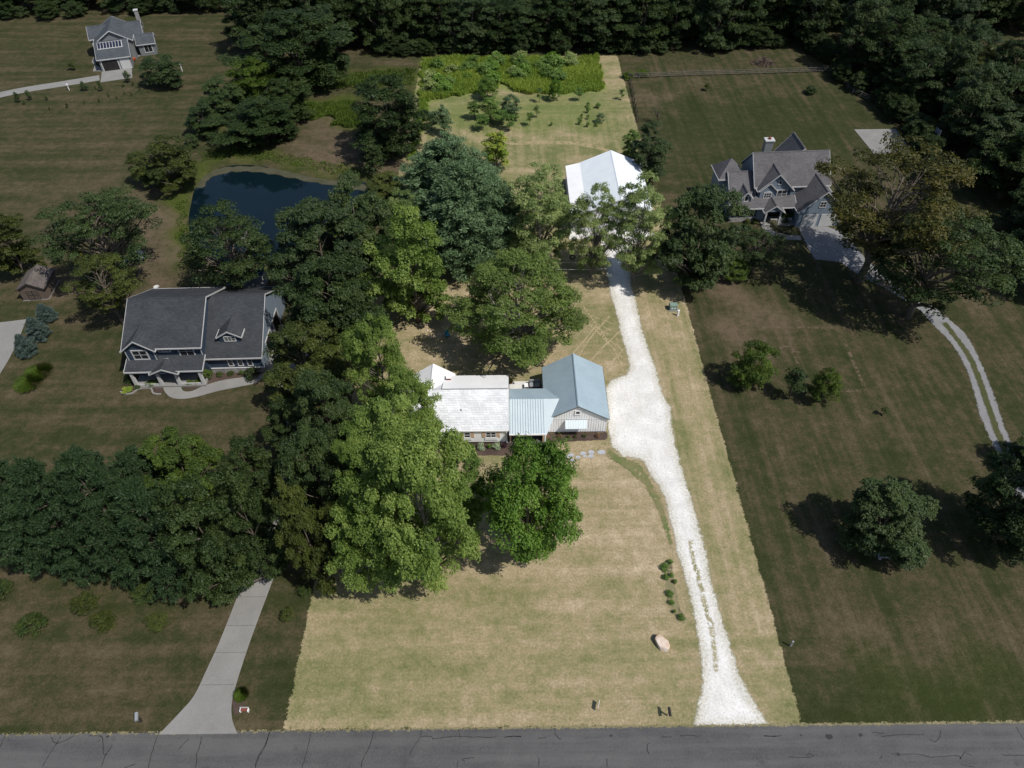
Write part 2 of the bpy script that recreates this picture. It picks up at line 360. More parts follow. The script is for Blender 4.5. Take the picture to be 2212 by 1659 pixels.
# ---------------------------------------------------------------- GROUND
LOT = [(-20.4, 21.8), (25.25, 21.8), (25.45, 170.6), (-20.2, 170.6)]
POND = smooth(PP([(412,432),(420,402),(445,372),(475,357),(510,351),(560,353),(610,363),(680,379),(740,386),(785,388),(800,402),(790,428),(740,452),(690,482),(655,520),(600,556),(520,572),(450,556),(415,520),(406,470)]), 5, True)
def ground():
    xs = np.concatenate([[-2500, -900, -400, -240], np.arange(-150, 150.1, .7), [240, 400, 900, 2500]])
    ys = np.concatenate([[-1200, -300, -60], np.arange(10, 232, .7), [300, 450, 900, 3000]])
    X, Y = np.meshgrid(xs, ys); nx, ny = len(xs), len(ys)
    lot = np.clip(sdist(X, Y, LOT)/1.4+.5, 0, 1)
    pd = sdist(X, Y, POND)
    Z = -1.6*np.clip((pd+.9)/2.4, 0, 1)
    lush = np.clip(1-np.abs(pd+2.6+.8*np.sin(X*.8)+.6*np.sin(Y*1.1))/3.2, 0, 1)*.9; bare = np.zeros_like(X); dry = np.full_like(X, .53)
    def blob(arr, pts, amt, feather=3., warp=1.5):
        wx = X+warp*np.sin(Y*.7+X*.2); wy = Y+warp*np.sin(X*.6+Y*.13)
        np.copyto(arr, np.clip(arr+amt*np.clip(sdist(wx, wy, PP(pts))/feather+.5, 0, 1), 0, 1))
    # own lot: drier near the house, greener at the road and behind the barn
    blob(dry, [(1160,960),(1420,1000),(1450,1200),(1250,1300),(1100,1180),(1250,1090)], .17, 6)
    blob(dry, [(880,600),(1330,620),(1350,800),(1310,830),(870,760)], .14, 4)
    blob(dry, [(1380,640),(1480,640),(1640,1400),(1560,1400)], .05, 3)
    blob(dry, [(660,1330),(900,1350),(900,1560),(630,1560)], -.12, 8)
    blob(dry, [(900,215),(1340,200),(1380,330),(880,330)], -.30, 6); blob(lush, [(930,215),(1300,205),(1310,280),(940,285)], .35, 6)
    blob(dry, [(890,320),(1380,310),(1400,420),(880,400)], -.10, 6)
    blob(dry, [(880,282),(1300,285),(1340,312),(1000,305),(880,330)], .30, 3)
    blob(dry, [(1230,650),(1330,650),(1355,780),(1290,760),(1225,700)], -.24, 5)
    blob(lush, [(1500,560),(1440,980),(1480,1010),(1460,900)], .0)
    blob(dry, [(1420,880),(1470,900),(1490,1010),(1455,1010)], -.25, 2)
    blob(lush, [(905,130),(1290,130),(1300,205),(1080,192),(905,225)], .8, 2)
    blob(lush, [(890,230),(905,230),(895,330),(880,380)], .6, 2)
    # neighbours
    blob(dry, [(0,640),(240,600),(600,640),(560,1000),(0,980)], .04, 8)
    blob(dry, [(70,560),(230,590),(230,640),(60,640)], .3, 3); blob(bare, [(75,600),(180,600),(200,635),(90,640)], .5, 3)
    blob(bare, [(290,420),(350,400),(385,560),(350,640),(300,640),(310,540)], .75, 3)
    blob(bare, [(600,312),(760,300),(880,330),(870,372),(760,372),(640,350)], .8, 3)
    blob(bare, [(640,250),(760,240),(750,262),(720,300),(650,300)], .55, 3)
    blob(lush, [(640,215),(780,205),(760,240),(640,260)], .8, 3); blob(lush, [(720,230),(800,240),(800,295),(720,285)], .7, 2)
    blob(lush, [(620,160),(900,140),(895,200),(700,190)], .5, 3)
    blob(lush, [(380,430),(410,430),(405,530),(385,560)], .7, 2)
    blob(lush, [(440,240),(520,230),(500,300),(420,300)], .6, 4)
    blob(bare, [(0,480),(60,400),(300,330),(240,420),(60,560)], .22, 12)
    blob(bare, [(1540,600),(1640,630),(1690,680),(1650,790),(1570,780),(1545,680)], .75, 4)
    blob(dry, [(1700,1360),(2212,1300),(2212,1420),(1740,1470)], .18, 5)
    blob(dry, [(1740,1450),(2212,1440),(2212,1560),(1750,1560)], -.34, 6)
    blob(lush, [(1900,1450),(2212,1440),(2212,1530),(1900,1540)], .28, 8)
    blob(dry, [(1420,230),(1880,200),(1850,330),(1500,400)], -.18, 10)
    blob(dry, [(1360,195),(1450,200),(1440,240),(1380,240)], .3, 3)
    blob(dry, [(0,1400),(600,1400),(590,1520),(0,1530)], .1, 6)
    blob(bare, [(490,1210),(545,1210),(520,1300),(450,1420),(430,1400)], .35, 2)
    blob(dry, [(1130,-60),(1260,-60),(1260,40),(1130,40)], .5, 4); blob(bare, [(1100,-80),(1300,-80),(1300,40),(1100,40)], .5, 4)
    dirn = ((X > 17.0) & (Y > 30) & (Y < 95)) | ((X > -20) & (X < 26) & (Y > 120) & (Y < 140)) | (X > 30)
    V = np.stack([X.ravel(), Y.ravel(), Z.ravel()], 1)
    idx = np.arange(nx*ny).reshape(ny, nx)
    q = np.stack([idx[:-1, :-1], idx[:-1, 1:], idx[1:, 1:], idx[1:, :-1]], -1).reshape(-1, 4)
    me = bpy.data.meshes.new('ground'); me.from_pydata(V.tolist(), [], q.tolist()); me.shade_smooth()
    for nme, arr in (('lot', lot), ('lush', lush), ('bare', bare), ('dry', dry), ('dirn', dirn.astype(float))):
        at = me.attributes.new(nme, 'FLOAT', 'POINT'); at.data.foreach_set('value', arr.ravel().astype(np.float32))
    m = bpy.data.materials.new('lawn'); t = nodes(m)
    A = lambda n: N(t, 'ShaderNodeAttribute', attribute_name=n).outputs['Fac']
    tc = N(t, 'ShaderNodeTexCoord').outputs['Object']
    n1 = noise(t, tc, .17, 5, .62)
    nb1 = noise(t, tc, 1, 5, .6, (.03, .42, 1)); nb2 = noise(t, tc, 1, 5, .6, (.75, .03, 1))
    nb = mixc(t, A('dirn'), nb1, nb2)
    n3 = noise(t, tc, .8, 7, .78); n4 = noise(t, tc, 4.2, 6, .88)
    g = mth(t, 'ADD', mth(t, 'MULTIPLY', n1, .26), mth(t, 'MULTIPLY', nb, .36))
    g = mth(t, 'ADD', g, mth(t, 'MULTIPLY', n3, .42)); g = mth(t, 'ADD', g, mth(t, 'MULTIPLY', mth(t, 'SUBTRACT', n4, .5), .2)); g = mth(t, 'ADD', mth(t, 'MULTIPLY', mth(t, 'SUBTRACT', g, .54), 1.75), .5)
    g = mth(t, 'ADD', g, mth(t, 'MULTIPLY', mth(t, 'SUBTRACT', A('dry'), .5), .55))
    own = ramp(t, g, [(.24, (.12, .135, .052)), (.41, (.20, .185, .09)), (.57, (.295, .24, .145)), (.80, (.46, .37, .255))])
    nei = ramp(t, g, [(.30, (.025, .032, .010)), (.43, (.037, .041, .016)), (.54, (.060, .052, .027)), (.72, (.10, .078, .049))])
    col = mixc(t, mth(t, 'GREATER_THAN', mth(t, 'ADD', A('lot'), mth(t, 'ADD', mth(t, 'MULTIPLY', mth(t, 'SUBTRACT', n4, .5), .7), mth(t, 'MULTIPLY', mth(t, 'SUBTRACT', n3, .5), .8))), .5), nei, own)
    lushc = mixc(t, A('lot'), mixc(t, n3, (.035, .055, .008), (.07, .085, .016)), mixc(t, n3, (.09, .15, .03), (.17, .21, .05)))
    col = mixc(t, mth(t, 'MULTIPLY', A('lush'), ramp(t, n3, [(.3, .5), (.6, 1.)])), col, lushc)
    barec = mixc(t, n3, (.085, .062, .040), (.15, .11, .078))
    col = mixc(t, mth(t, 'MULTIPLY', A('bare'), ramp(t, mth(t, 'ADD', mth(t, 'MULTIPLY', n3, .6), mth(t, 'MULTIPLY', n1, .4)), [(.36, .25), (.55, 1.)])), col, barec)
    col = mixc(t, 1.0, col, ramp(t, n4, [(.28, .62), (.72, 1.3)]), 'MULTIPLY')
    b = N(t, 'ShaderNodeBsdfPrincipled', i_Roughness=.95); b.inputs['Specular IOR Level'].default_value = .1
    L(t, col, b.inputs['Base Color'])
    bn = N(t, 'ShaderNodeBump', i_Strength=.45, i_Distance=.12); L(t, mth(t, 'ADD', n4, n3), bn.inputs['Height']); L(t, bn.outputs[0], b.inputs['Normal'])
    o = N(t, 'ShaderNodeOutputMaterial'); L(t, b.outputs[0], o.inputs[0])
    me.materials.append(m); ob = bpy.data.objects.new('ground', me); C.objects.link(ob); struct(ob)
ground()

def water():
    m = bpy.data.materials.new('pond_water'); t = nodes(m)
    tc = N(t, 'ShaderNodeTexCoord').outputs['Object']
    b = N(t, 'ShaderNodeBsdfPrincipled', i_Roughness=.06); b.inputs['Specular IOR Level'].default_value = .5; b.inputs['IOR'].default_value = 1.33
    L(t, mixc(t, noise(t, tc, .12, 4), (.002, .007, .011), (.004, .011, .015)), b.inputs['Base Color'])
    bn = N(t, 'ShaderNodeBump', i_Strength=.06, i_Distance=.05); L(t, noise(t, tc, 1.5, 4), bn.inputs['Height']); L(t, bn.outputs[0], b.inputs['Normal'])
    o = N(t, 'ShaderNodeOutputMaterial'); L(t, b.outputs[0], o.inputs[0])
    cx = np.mean([p[0] for p in POND]); cy = np.mean([p[1] for p in POND])
    big = [(cx+(x-cx)*1.06, cy+(y-cy)*1.06) for x, y in POND]
    flat('pond_water', big, -.55, m, .02)
    sheet('pond_algae', strip_poly(smooth(PP([(425,400),(440,378),(462,366),(500,360),(560,360),(620,370),(690,384),(750,392),(792,402)]), 5), [1.6, 2.4, 2.0]*20), -.535, M['shore'], .35, .9)
    sheet('pond_algae', strip_poly(smooth(PP([(432,386),(450,374),(470,368),(488,364)]), 4), 1.5), -.53, M['shore'], .35, .7)
water()

# road
ROADY = 21.72
flat('road', [(-220, -1.5), (220, -1.5), (220, ROADY), (26, ROADY+.04), (-20, ROADY-.02), (-220, ROADY-.3)], .02, M['asphalt'], .3)
def rpx(pts): return smooth(PP(pts), 4)
def cracks():
    T0 = lambda x0, y0: (lambda zx, zy: (x0*.8848+zx*.28, y0*.8848+zy*.28))
    a = T0(0, 1350); b = T0(600, 1350); c = T0(1200, 1350); d = T0(1800, 1350)
    Ls = [[a(0,1505),a(45,1405),a(70,1400)], [a(325,1655),a(360,1590),(a(440,1465)),a(475,1400)], [a(395,1425),a(430,1465),a(500,1450),a(610,1388)],
      [a(690,1412),a(740,1410),a(790,1420),a(795,1480),a(808,1560),a(865,1485)], [a(780,1655),a(808,1575),a(835,1530)], [a(1145,1655),a(1170,1560),a(1195,1470),a(1235,1365)],
      [a(1512,1655),a(1520,1550),a(1545,1480),a(1555,1420)], [a(1972,1655),a(1985,1590),a(2050,1470),a(2088,1360)], [a(960,1660),a(1045,1632)], [a(1375,1520),a(1420,1470),a(1460,1430)],
      [b(75,1655),b(95,1590),b(150,1490),b(190,1365)], [b(437,1655),b(470,1530),b(505,1375),b(490,1360)], [b(893,1655),b(900,1600),b(960,1480),b(985,1375)],
      [b(1262,1565),b(1300,1490),b(1350,1415),b(1350,1345)], [b(1350,1415),b(1430,1415),b(1450,1435),b(1560,1418),b(1750,1422),b(1935,1420)], [b(1640,1365),b(1655,1440)],
      [b(2000,1422),b(2050,1414),b(2125,1418)], [b(1630,1655),b(1640,1600)], [b(1760,1580),b(1690,1585),b(1670,1600),b(1690,1610)],
      [c(100,1422),c(180,1415),c(230,1417)], [c(360,1432),c(425,1418)], [c(487,1330),c(490,1390),c(515,1430),c(540,1438)], [c(364,1655),c(364,1580)], [c(892,1655),c(893,1585)],
      [c(1215,1465),c(1200,1490),c(1202,1520),c(1215,1550)], [c(1310,1420),c(1385,1421)], [c(1450,1408),c(1610,1412)], [c(2100,1412),c(2212,1416)],
      [d(205,1412),d(340,1414)], [d(390,1577),d(530,1580),d(590,1565),d(560,1550),d(530,1562)], [d(1035,1385),d(1135,1390)], [d(1110,1415),d(1230,1405),d(1440,1400)],
      [d(1480,1440),d(1530,1455),d(1560,1420),d(1570,1370)], [d(1185,1555),d(1380,1553),d(1500,1575),d(1700,1565),d(1720,1590),d(1755,1530)], [d(1100,1590),d(1115,1565)],
      [d(1730,1635),d(1830,1652)], [d(2150,1345),d(2212,1445)], [d(2035,1555),d(2100,1562),d(2212,1560)], [d(1755,1540),d(1810,1563)]]
    mb = MB()
    rr = random.Random(3)
    for ln in Ls:
        p = [q for q in smooth(PP(ln), 5)]
        p = [(x+rr.uniform(-.04, .04), y+rr.uniform(-.04, .04)) for x, y in p]
        for i in range(len(p)-1):
            (x0, y0), (x1, y1) = p[i], p[i+1]; dx, dy = x1-x0, y1-y0; l = math.hypot(dx, dy)+1e-6
            wd = rr.uniform(.02, .04); nx_, ny_ = -dy/l*wd, dx/l*wd
            mb.add([(x0+nx_, y0+ny_, .026), (x0-nx_, y0-ny_, .026), (x1-nx_, y1-ny_, .026), (x1+nx_, y1+ny_, .026)], [(0, 1, 2, 3)])
    for (qx, qy, r) in [(*c(920,1410), .12), (*d(710,1418), .32), (*d(490,1408), .09), (*d(950,1405), .2), (*a(832,1415), .14), (*d(1240,1553), .16), (*b(527,1392), .06), (*b(472,1607), .06), (*a(1215,1380), .14)]:
        x, y, _ = P(qx, qy); pts = [(x+r*rr.uniform(.6, 1.2)*math.cos(k*.628), y+r*rr.uniform(.6, 1.2)*math.sin(k*.628)) for k in range(10)]
        mb.add([(u, v, .0262) for u, v in pts], [tuple(range(10))])
    struct(mb.build('road_cracks', M['crack_seal']))
cracks()
# straw verge between the road and the lawns
sheet('road_verge', [(-60, ROADY-.2), (60, ROADY+.0), (60, ROADY+.2), (-60, ROADY+.0)], .032, M['straw'], .25, .5)

# own gravel drive
GL = [(1496,1556),(1515,1488),(1518,1446),(1510,1390),(1501,1334),(1485,1264),(1462,1188),(1450,1132),(1437,1076),(1423,1048),(1401,1020),(1388,992),(1347,986),(1322,964),(1315,930),(1311,880),(1309,838),(1320,821),(1353,810),(1361,796),(1356,770),(1345,734),(1336,692),(1328,664),(1319,636),(1312,594),(1308,555),(1290,510),(1236,508),(1228,498),(1300,494)]
GR = [(1420,505),(1368,530),(1358,566),(1364,622),(1373,650),(1379,678),(1389,720),(1403,762),(1417,799),(1426,835),(1431,852),(1450,883),(1450,917),(1459,964),(1468,998),(1482,1043),(1499,1099),(1510,1143),(1524,1188),(1535,1258),(1543,1279),(1563,1351),(1583,1413),(1599,1463),(1622,1508),(1662,1562)]
DRIVE = PP(GL+GR); DRIVE[0] = (DRIVE[0][0], ROADY-.1); DRIVE[-1] = (DRIVE[-1][0], ROADY-.1)
sheet('drive_verge', DRIVE, .008, M['verge'], .4, 1.3)
sheet('gravel_driveway', DRIVE, .016, M['gravel'], .3, 1.0)
sheet('driveway_grass_strip', strip_poly(smooth(PP([(1492,1168),(1498,1208),(1510,1250),(1518,1285),(1527,1325),(1536,1350),(1541,1390),(1548,1450)]), 4), .42), .024, M['sparse_weeds'], .2, .5)
sheet('parking_grass_tongue', PP([(1310,965),(1335,985),(1380,1000),(1400,1030),(1425,1075),(1440,1120),(1455,1180),(1448,1180),(1425,1110),(1395,1050),(1350,1010),(1315,990)]), .0205, M['weeds'], .3, .8)
# mower tracks of straw behind the house
rr = random.Random(5)
for k in range(13):
    a0 = P(1105+k*17, 800-rr.uniform(0, 20)); a1 = P(1205+k*14, 655+rr.uniform(0, 30)+k*3)
    if k % 2: a0 = P(1150+k*10, 640+k*2); a1 = P(1345, 700+k*8)
    p = smooth([a0[:2], ((a0[0]+a1[0])/2+rr.uniform(-.5, .5), (a0[1]+a1[1])/2), a1[:2]], 4)
    sheet('mower_track', strip_poly(p, .22), .006+.0004*k, M['mower_straw'], .25, .25)
# dry garden outlines on the right-hand lawn
q_ = lambda zx, zy: (1592.6+.28*zx, 398.2+.28*zy)
for k, (a, b) in enumerate([(q_(185,1102), q_(780,1106)), (q_(205,1165), q_(285,1480)), (q_(370,1110), q_(480,1430)), (q_(820,1190), q_(975,1560)), (q_(330,1252), q_(415,1252)), (q_(330,1252), q_(352,1310)), (q_(780,1590), q_(990,1592)), (q_(440,1297), q_(500,1297))]):
    sheet('dry_strip', strip_poly([P(*a)[:2], P(*b)[:2]], .42), .006+.0007*k, M['bare'], .25, .35)

# left concrete drive
CL = [(345,1581),(389,1539),(420,1502),(448,1444),(482,1368),(538,1220),(578,1090),(615,950),(618,850),(575,800),(572,700)]
CR = [(655,700),(672,800),(672,880),(655,1000),(625,1130),(599,1225),(560,1332),(532,1410),(504,1502),(501,1550),(515,1578)]
p_ = [P(*a)[:2] for a in CL+CR]; p_[0] = (p_[0][0], ROADY-.2); p_[-1] = (p_[-1][0], ROADY-.2)
flat('concrete_drive', smooth(p_[:11], 5)+smooth(p_[11:], 5), .045, M['concrete'], .15)
jt = MB()
for yy in (1410, 1352, 1290, 1240, 1480):
    for (ax, bx) in [((1410-yy)*.42+460, (1410-yy)*.36+534)]:
        a = P(ax, yy); b = P(bx, yy); jt.box(a[0]+.15, b[0]-.15, a[1]-.012, a[1]+.012, .0455, .049)
struct(jt.build('drive_joint', M['crack_seal']))
flat('concrete_pad', PP([(0,697),(57,690),(40,735),(20,775),(0,808),(-60,830),(-90,710)]), .04, M['concrete'], .12)
# far left lane and apron
flat('farm_lane', strip_poly(smooth(PP([(-150,240),(-60,220),(0,205),(60,193),(130,182),(215,168)]), 4), 3.0), .03, M['concrete'], .06)
flat('garage_apron', PP([(221,148),(284,139),(286,168),(217,178)]), .05, M['concrete'], .12)
flat('front_path', PP([(202,124),(208,124),(206,140),(222,150),(221,154),(201,154),(205,140),(198,135)]), .045, M['concrete'], .1)
# right-hand double track
sheet('mown_edge_strip', strip_poly(smooth(PP([(1082,312),(1150,308),(1230,309),(1280,316),(1310,326),(1340,345)]), 5), 1.3), .009, M['straw_bright'], .3, .4)
TL = [(1724,490),(1738,520),(1760,560),(1816,566),(1868,603),(1905,618),(1950,645),(1990,672),(2014,700),(2050,735),(2070,762),(2091,804),(2108,860),(2118,900),(2138,945),(2170,1013),(2195,1075)]
TR = [(2250,1075),(2212,1034),(2190,975),(2168,918),(2141,838),(2124,795),(2104,752),(2085,720),(2045,685),(2012,660),(1994,658),(1957,640),(1915,588),(1875,565),(1846,530),(1830,505),(1780,487),(1762,475),(1728,482)]
sheet('right_gravel_drive', PP(TL+TR), .012, M['grey_gravel'], .4, .6)
sheet('right_drive_grass_strip', strip_poly(smooth(PP([(2040,697),(2068,734),(2094,771),(2115,820),(2131,868),(2155,935),(2178,990)]), 4), .75), .02, M['neighbour_weeds'], .25, .4)
flat('right_front_walk', strip_poly(smooth(PP([(1648,478),(1655,492),(1672,504),(1698,512),(1730,514)]), 5), 1.3), .04, M['concrete'], .1)
flat('court_pad', PP([(1845,280),(1935,279),(1968,325),(1890,335)]), .05, M['concrete'], .1)

# ---------------------------------------------------------------- FOLIAGE
def leaf_mesh(name, cen, nrm, lw, ll, vv, up_along=None, mat=None):
    "one small diamond per leaf; cen, nrm arrays; lw / ll half sizes; vv tone"
    n = len(cen); rs = np.random.RandomState(len(cen) % 9973)
    nrm = nrm/np.maximum(np.linalg.norm(nrm, axis=1, keepdims=True), 1e-6)
    t = rs.normal(size=(n, 3)) if up_along is None else up_along+rs.normal(size=(n, 3))*.25
    t -= nrm*np.sum(t*nrm, 1, keepdims=True); t /= np.maximum(np.linalg.norm(t, axis=1, keepdims=True), 1e-6)
    b = np.cross(nrm, t); ll = np.broadcast_to(np.asarray(ll), (n,))[:, None]; lw = np.broadcast_to(np.asarray(lw), (n,))[:, None]
    V = np.stack([cen-t*ll, cen+b*lw+nrm*lw*.25, cen+t*ll, cen-b*lw+nrm*lw*.25], 1).reshape(-1, 3)
    me = bpy.data.meshes.new(name)
    me.vertices.add(4*n); me.vertices.foreach_set('co', V.astype(np.float32).ravel())
    me.loops.add(4*n); me.loops.foreach_set('vertex_index', np.arange(4*n, dtype=np.int32))
    me.polygons.add(n); me.polygons.foreach_set('loop_start', np.arange(0, 4*n, 4, dtype=np.int32))
    me.polygons.foreach_set('loop_total', np.full(n, 4, dtype=np.int32))
    me.update(calc_edges=True)
    at = me.attributes.new('v', 'FLOAT', 'POINT'); at.data.foreach_set('value', np.repeat(vv, 4).astype(np.float32))
    if mat: me.materials.append(mat)
    return me

def profile(kind, t):
    if kind == 'round': return np.sqrt(np.clip(1-(2*t-.9)**2/1.25, .02, 1))
    if kind == 'vase': return np.clip(.35+.75*np.sin(np.clip(t, 0, 1)*2.0), 0, 1)*np.sqrt(np.clip(1.02-t**5, 0.02, 1))
    if kind == 'dome': return np.sqrt(np.clip(1-t**2.2, .02, 1))
    if kind == 'cone': return np.clip(1-t, .04, 1)**.85
    if kind == 'oval': return np.sqrt(np.clip(1-(2*t-.85)**2/1.35, .03, 1))*.95
    if kind == 'pine': return np.clip(1.05-t**3.2, .25, 1)
    return np.ones_like(t)

def make_tree(name, shape, h, r, kb, nclump, nleaf, leaf, clump, seed, flatz=.7, inner=.35, bark='bark', trunk_r=.28, limbs=26, upright=.9, lean=None, hang=0.0, bough=.34, nbk=.16, tpow=.85):
    rs = np.random.RandomState(seed)
    z0 = h*kb
    lobes = rs.normal(size=5)*.10; ph = rs.uniform(0, 6.28, 5)
    env = lambda t, a: r*float(profile(shape, np.array(min(max(t, 0.), 1.))))*(1+sum(l*math.sin((k+2)*a+p+t*3) for k, (l, p) in enumerate(zip(lobes, ph))))
    bc = []; br_ = bough*r; tries = 0; nb = max(5, int(nclump*nbk))
    while len(bc) < nb and tries < nb*80:                        # boughs first: big masses with gaps between them
        tries += 1; t = rs.uniform(0.0, 1)**tpow; a = rs.uniform(0, 2*math.pi); q = rs.uniform(inner, 1)**.5
        rr_ = max(env(t, a)*q-br_*.8, 0.0); c = np.array([rr_*math.cos(a), rr_*math.sin(a), z0+br_*.45+max(h-z0-br_*1.15, .1*h)*t])
        if bc and np.linalg.norm((np.array(bc)-c)*[1, 1, 1.25], axis=1).min() < br_*1.15*(1-.55*tries/(nb*80)): continue
        bc.append(c)
    cc = []; rad = []; tones = []; btone = rs.normal(size=len(bc))*.13; tries = 0
    while len(cc) < nclump and tries < nclump*60:                # then leaf clumps over each bough's outer side
        tries += 1; bi = rs.randint(len(bc)); b_ = bc[bi]; d = rs.normal(size=3); d[2] = abs(d[2])*.9-.25
        out = np.array([b_[0], b_[1], 0]); out = out/(np.linalg.norm(out)+1e-6)*.5; d = d/np.linalg.norm(d)+out; d /= np.linalg.norm(d)
        cr = clump*r*rs.uniform(.65, 1.3); c = b_+d*br_*rs.uniform(.55, 1.12)*np.array([1, 1, .75])
        if c[2] < cr*.3 or c[2] > h-cr*.4: continue
        if cc and np.linalg.norm((np.array(cc)-c), axis=1).min() < .6*clump*r*(1-.5*tries/(nclump*60)): continue
        cc.append(c); rad.append(cr); tones.append(btone[bi])
    cc = np.array(cc); rad = np.array(rad); n = len(cc)
    k = rs.randint(0, n, n*nleaf) if False else np.repeat(np.arange(n), nleaf)
    d = rs.normal(size=(len(k), 3)); d[:, 2] = np.where(d[:, 2] < -.25*np.abs(d).sum(1)/3, np.abs(d[:, 2])*.6, d[:, 2])
    d /= np.linalg.norm(d, axis=1, keepdims=True)
    rho = rs.uniform(.35, 1.08, len(k))**.5
    wob = 1+.22*np.sin(d[:, 0]*7+cc[k, 0]*3)+.18*np.sin(d[:, 1]*8+cc[k, 1]*5)
    pos = cc[k]+d*(rad[k]*rho*wob)[:, None]*np.array([1, 1, flatz])
    if hang: pos[:, 2] -= hang*rs.uniform(0, 1, len(k))**2*rad[k]
    pos[:, 2] = np.maximum(pos[:, 2], .05)
    nrm = d*.7+rs.normal(size=(len(k), 3))*.5+np.array([.25, -.15, .95])
    vv = np.clip(.5+np.array(tones)[k]+.12*rs.normal(size=n)[k]+.17*rs.normal(size=len(k)), 0, 1)
    ls = leaf*rs.uniform(.6, 1.35, len(k))
    crown = leaf_mesh('crown', pos, nrm, ls*.32, ls*.55, vv, mat=M['mid_leaf'])
    # trunk and limbs
    mb = MB(); th = min(h*.8, z0+(h-z0)*.72)
    lx, ly = (lean or (0, 0))
    tp = [Vector((0, 0, -.1))]
    for i in range(1, 7):
        f = i/6; tp.append(Vector((lx*f*f+rs.normal()*.03*r*f, ly*f*f+rs.normal()*.03*r*f, th*f)))
    tr = [trunk_r*(1.35 if i == 0 else 1)*(1-.82*i/6) for i in range(7)]
    mb.tube(tp, tr, 8)
    order = rs.permutation(n)[:limbs]
    for i in order:
        c = Vector(cc[i]); hd = math.hypot(c.x, c.y)
        zs = max(min(c.z-hd*upright, th*.95), z0*.75, .3); f = zs/th
        idx = min(int(f*6), 5); fr = f*6-idx; s = tp[idx].lerp(tp[idx+1], min(max(fr, 0), 1))
        mid = s.lerp(c, .5)+Vector((rs.normal()*.05*r, rs.normal()*.05*r, -.04*hd+.06*r))
        r0 = trunk_r*(1-.82*f)*.55
        mb.tube([s, s.lerp(mid, .55)+Vector((0, 0, .02*r)), mid, mid.lerp(c, .6), c], [r0, r0*.8, r0*.6, r0*.4, r0*.16], 5, False)
        for _ in range(2):
            e = c+Vector((rs.normal()*rad[i]*.5, rs.normal()*rad[i]*.5, rs.uniform(.1, .6)*rad[i])); m2 = mid.lerp(c, rs.uniform(.1, .7))
            mb.tube([m2, m2.lerp(e, .5)+Vector((0, 0, .05)), e], [r0*.35, r0*.22, r0*.08], 4, False)
    root = bpy.data.objects.new(name, None)
    co = bpy.data.objects.new('crown', crown); co.parent = root
    tm = bpy.data.meshes.new('trunk'); tm.from_pydata(mb.v, [], mb.f); tm.materials.append(M[bark]); tm.shade_smooth()
    to = bpy.data.objects.new('trunk', tm); to.parent = root
    return dict(crown=crown, trunk=tm, h=float(np.percentile(pos[:, 2], 99.3)), r=float(np.percentile(np.hypot(pos[:, 0], pos[:, 1]), 93)), kb=kb)

def make_pine(h, r, kb, seed, leaders=1, whorls=15, per=9, shape='pine'):
    "white pine: whorled limbs with plumes of needles that fan up and out"
    rs = np.random.RandomState(seed); mb = MB(); pos = []; dirs = []; vv = []
    for ld in range(leaders):
        ox, oy = (0, 0) if ld == 0 else (rs.uniform(-.28, .28)*r, rs.uniform(-.28, .28)*r)
        hh = h*(1 if ld == 0 else rs.uniform(.82, .95))
        mb.tube([(0, 0, -.1), (ox*.5, oy*.5, hh*.35), (ox, oy, hh*.75), (ox, oy, hh)], [.3, .22, .12, .03], 7)
        for wv in range(whorls):
            t = (wv+.5)/whorls; z = h*kb+(hh-h*kb)*t; R = r*float(profile(shape, np.array(t)))*(1 if ld == 0 else .8)
            for b in range(per):
                a = rs.uniform(0, 6.283); ln = R*rs.uniform(.72, 1.12)
                dx, dy = math.cos(a), math.sin(a); rise = rs.uniform(.0, .22)*ln+.18*ln*t
                tip = np.array([ox+dx*ln, oy+dy*ln, z+rise])
                st = np.array([ox, oy, z-.1*ln])
                mb.tube([tuple(st), tuple(st*.5+tip*.5-np.array([0, 0, .06*ln])), tuple(tip)], [.07*(1-t)+.03, .04, .015], 4, False)
                npl = int(4+ln*1.5)
                for s_ in range(npl):
                    u = 1-.68*(s_/npl)**.9*rs.uniform(.7, 1); c = st+(tip-st)*u
                    side = rs.normal(size=3)*[.15*ln, .15*ln, .03*ln]; c = c+side*(1.1-u*.5)
                    tone = np.clip(.5+.14*rs.normal(), 0, 1); pl = rs.uniform(.38, .62)
                    nn = 30
                    dd = rs.normal(size=(nn, 3))*.55+np.array([dx*.75, dy*.75, .75]); dd /= np.linalg.norm(dd, axis=1, keepdims=True)
                    base = c+rs.normal(size=(nn, 3))*[.2, .2, .10]
                    pos.append(base+dd*pl*.5); dirs.append(dd); vv.append(np.clip(tone+.13*rs.normal(size=nn), 0, 1))
    pos = np.concatenate(pos); dirs = np.concatenate(dirs); vv = np.concatenate(vv)
    nrm = np.cross(dirs, rs.normal(size=dirs.shape)); nrm[:, 2] = np.abs(nrm[:, 2])+.3
    crown = leaf_mesh('crown', pos, nrm, .055, .25, vv, dirs*3, M['pine_leaf'])
    tm = bpy.data.meshes.new('trunk'); tm.from_pydata(mb.v, [], mb.f); tm.materials.append(M['bark']); tm.shade_smooth()
    return dict(crown=crown, trunk=tm, h=h*1.02, r=float(np.percentile(np.hypot(pos[:, 0], pos[:, 1]), 95)), kb=kb)

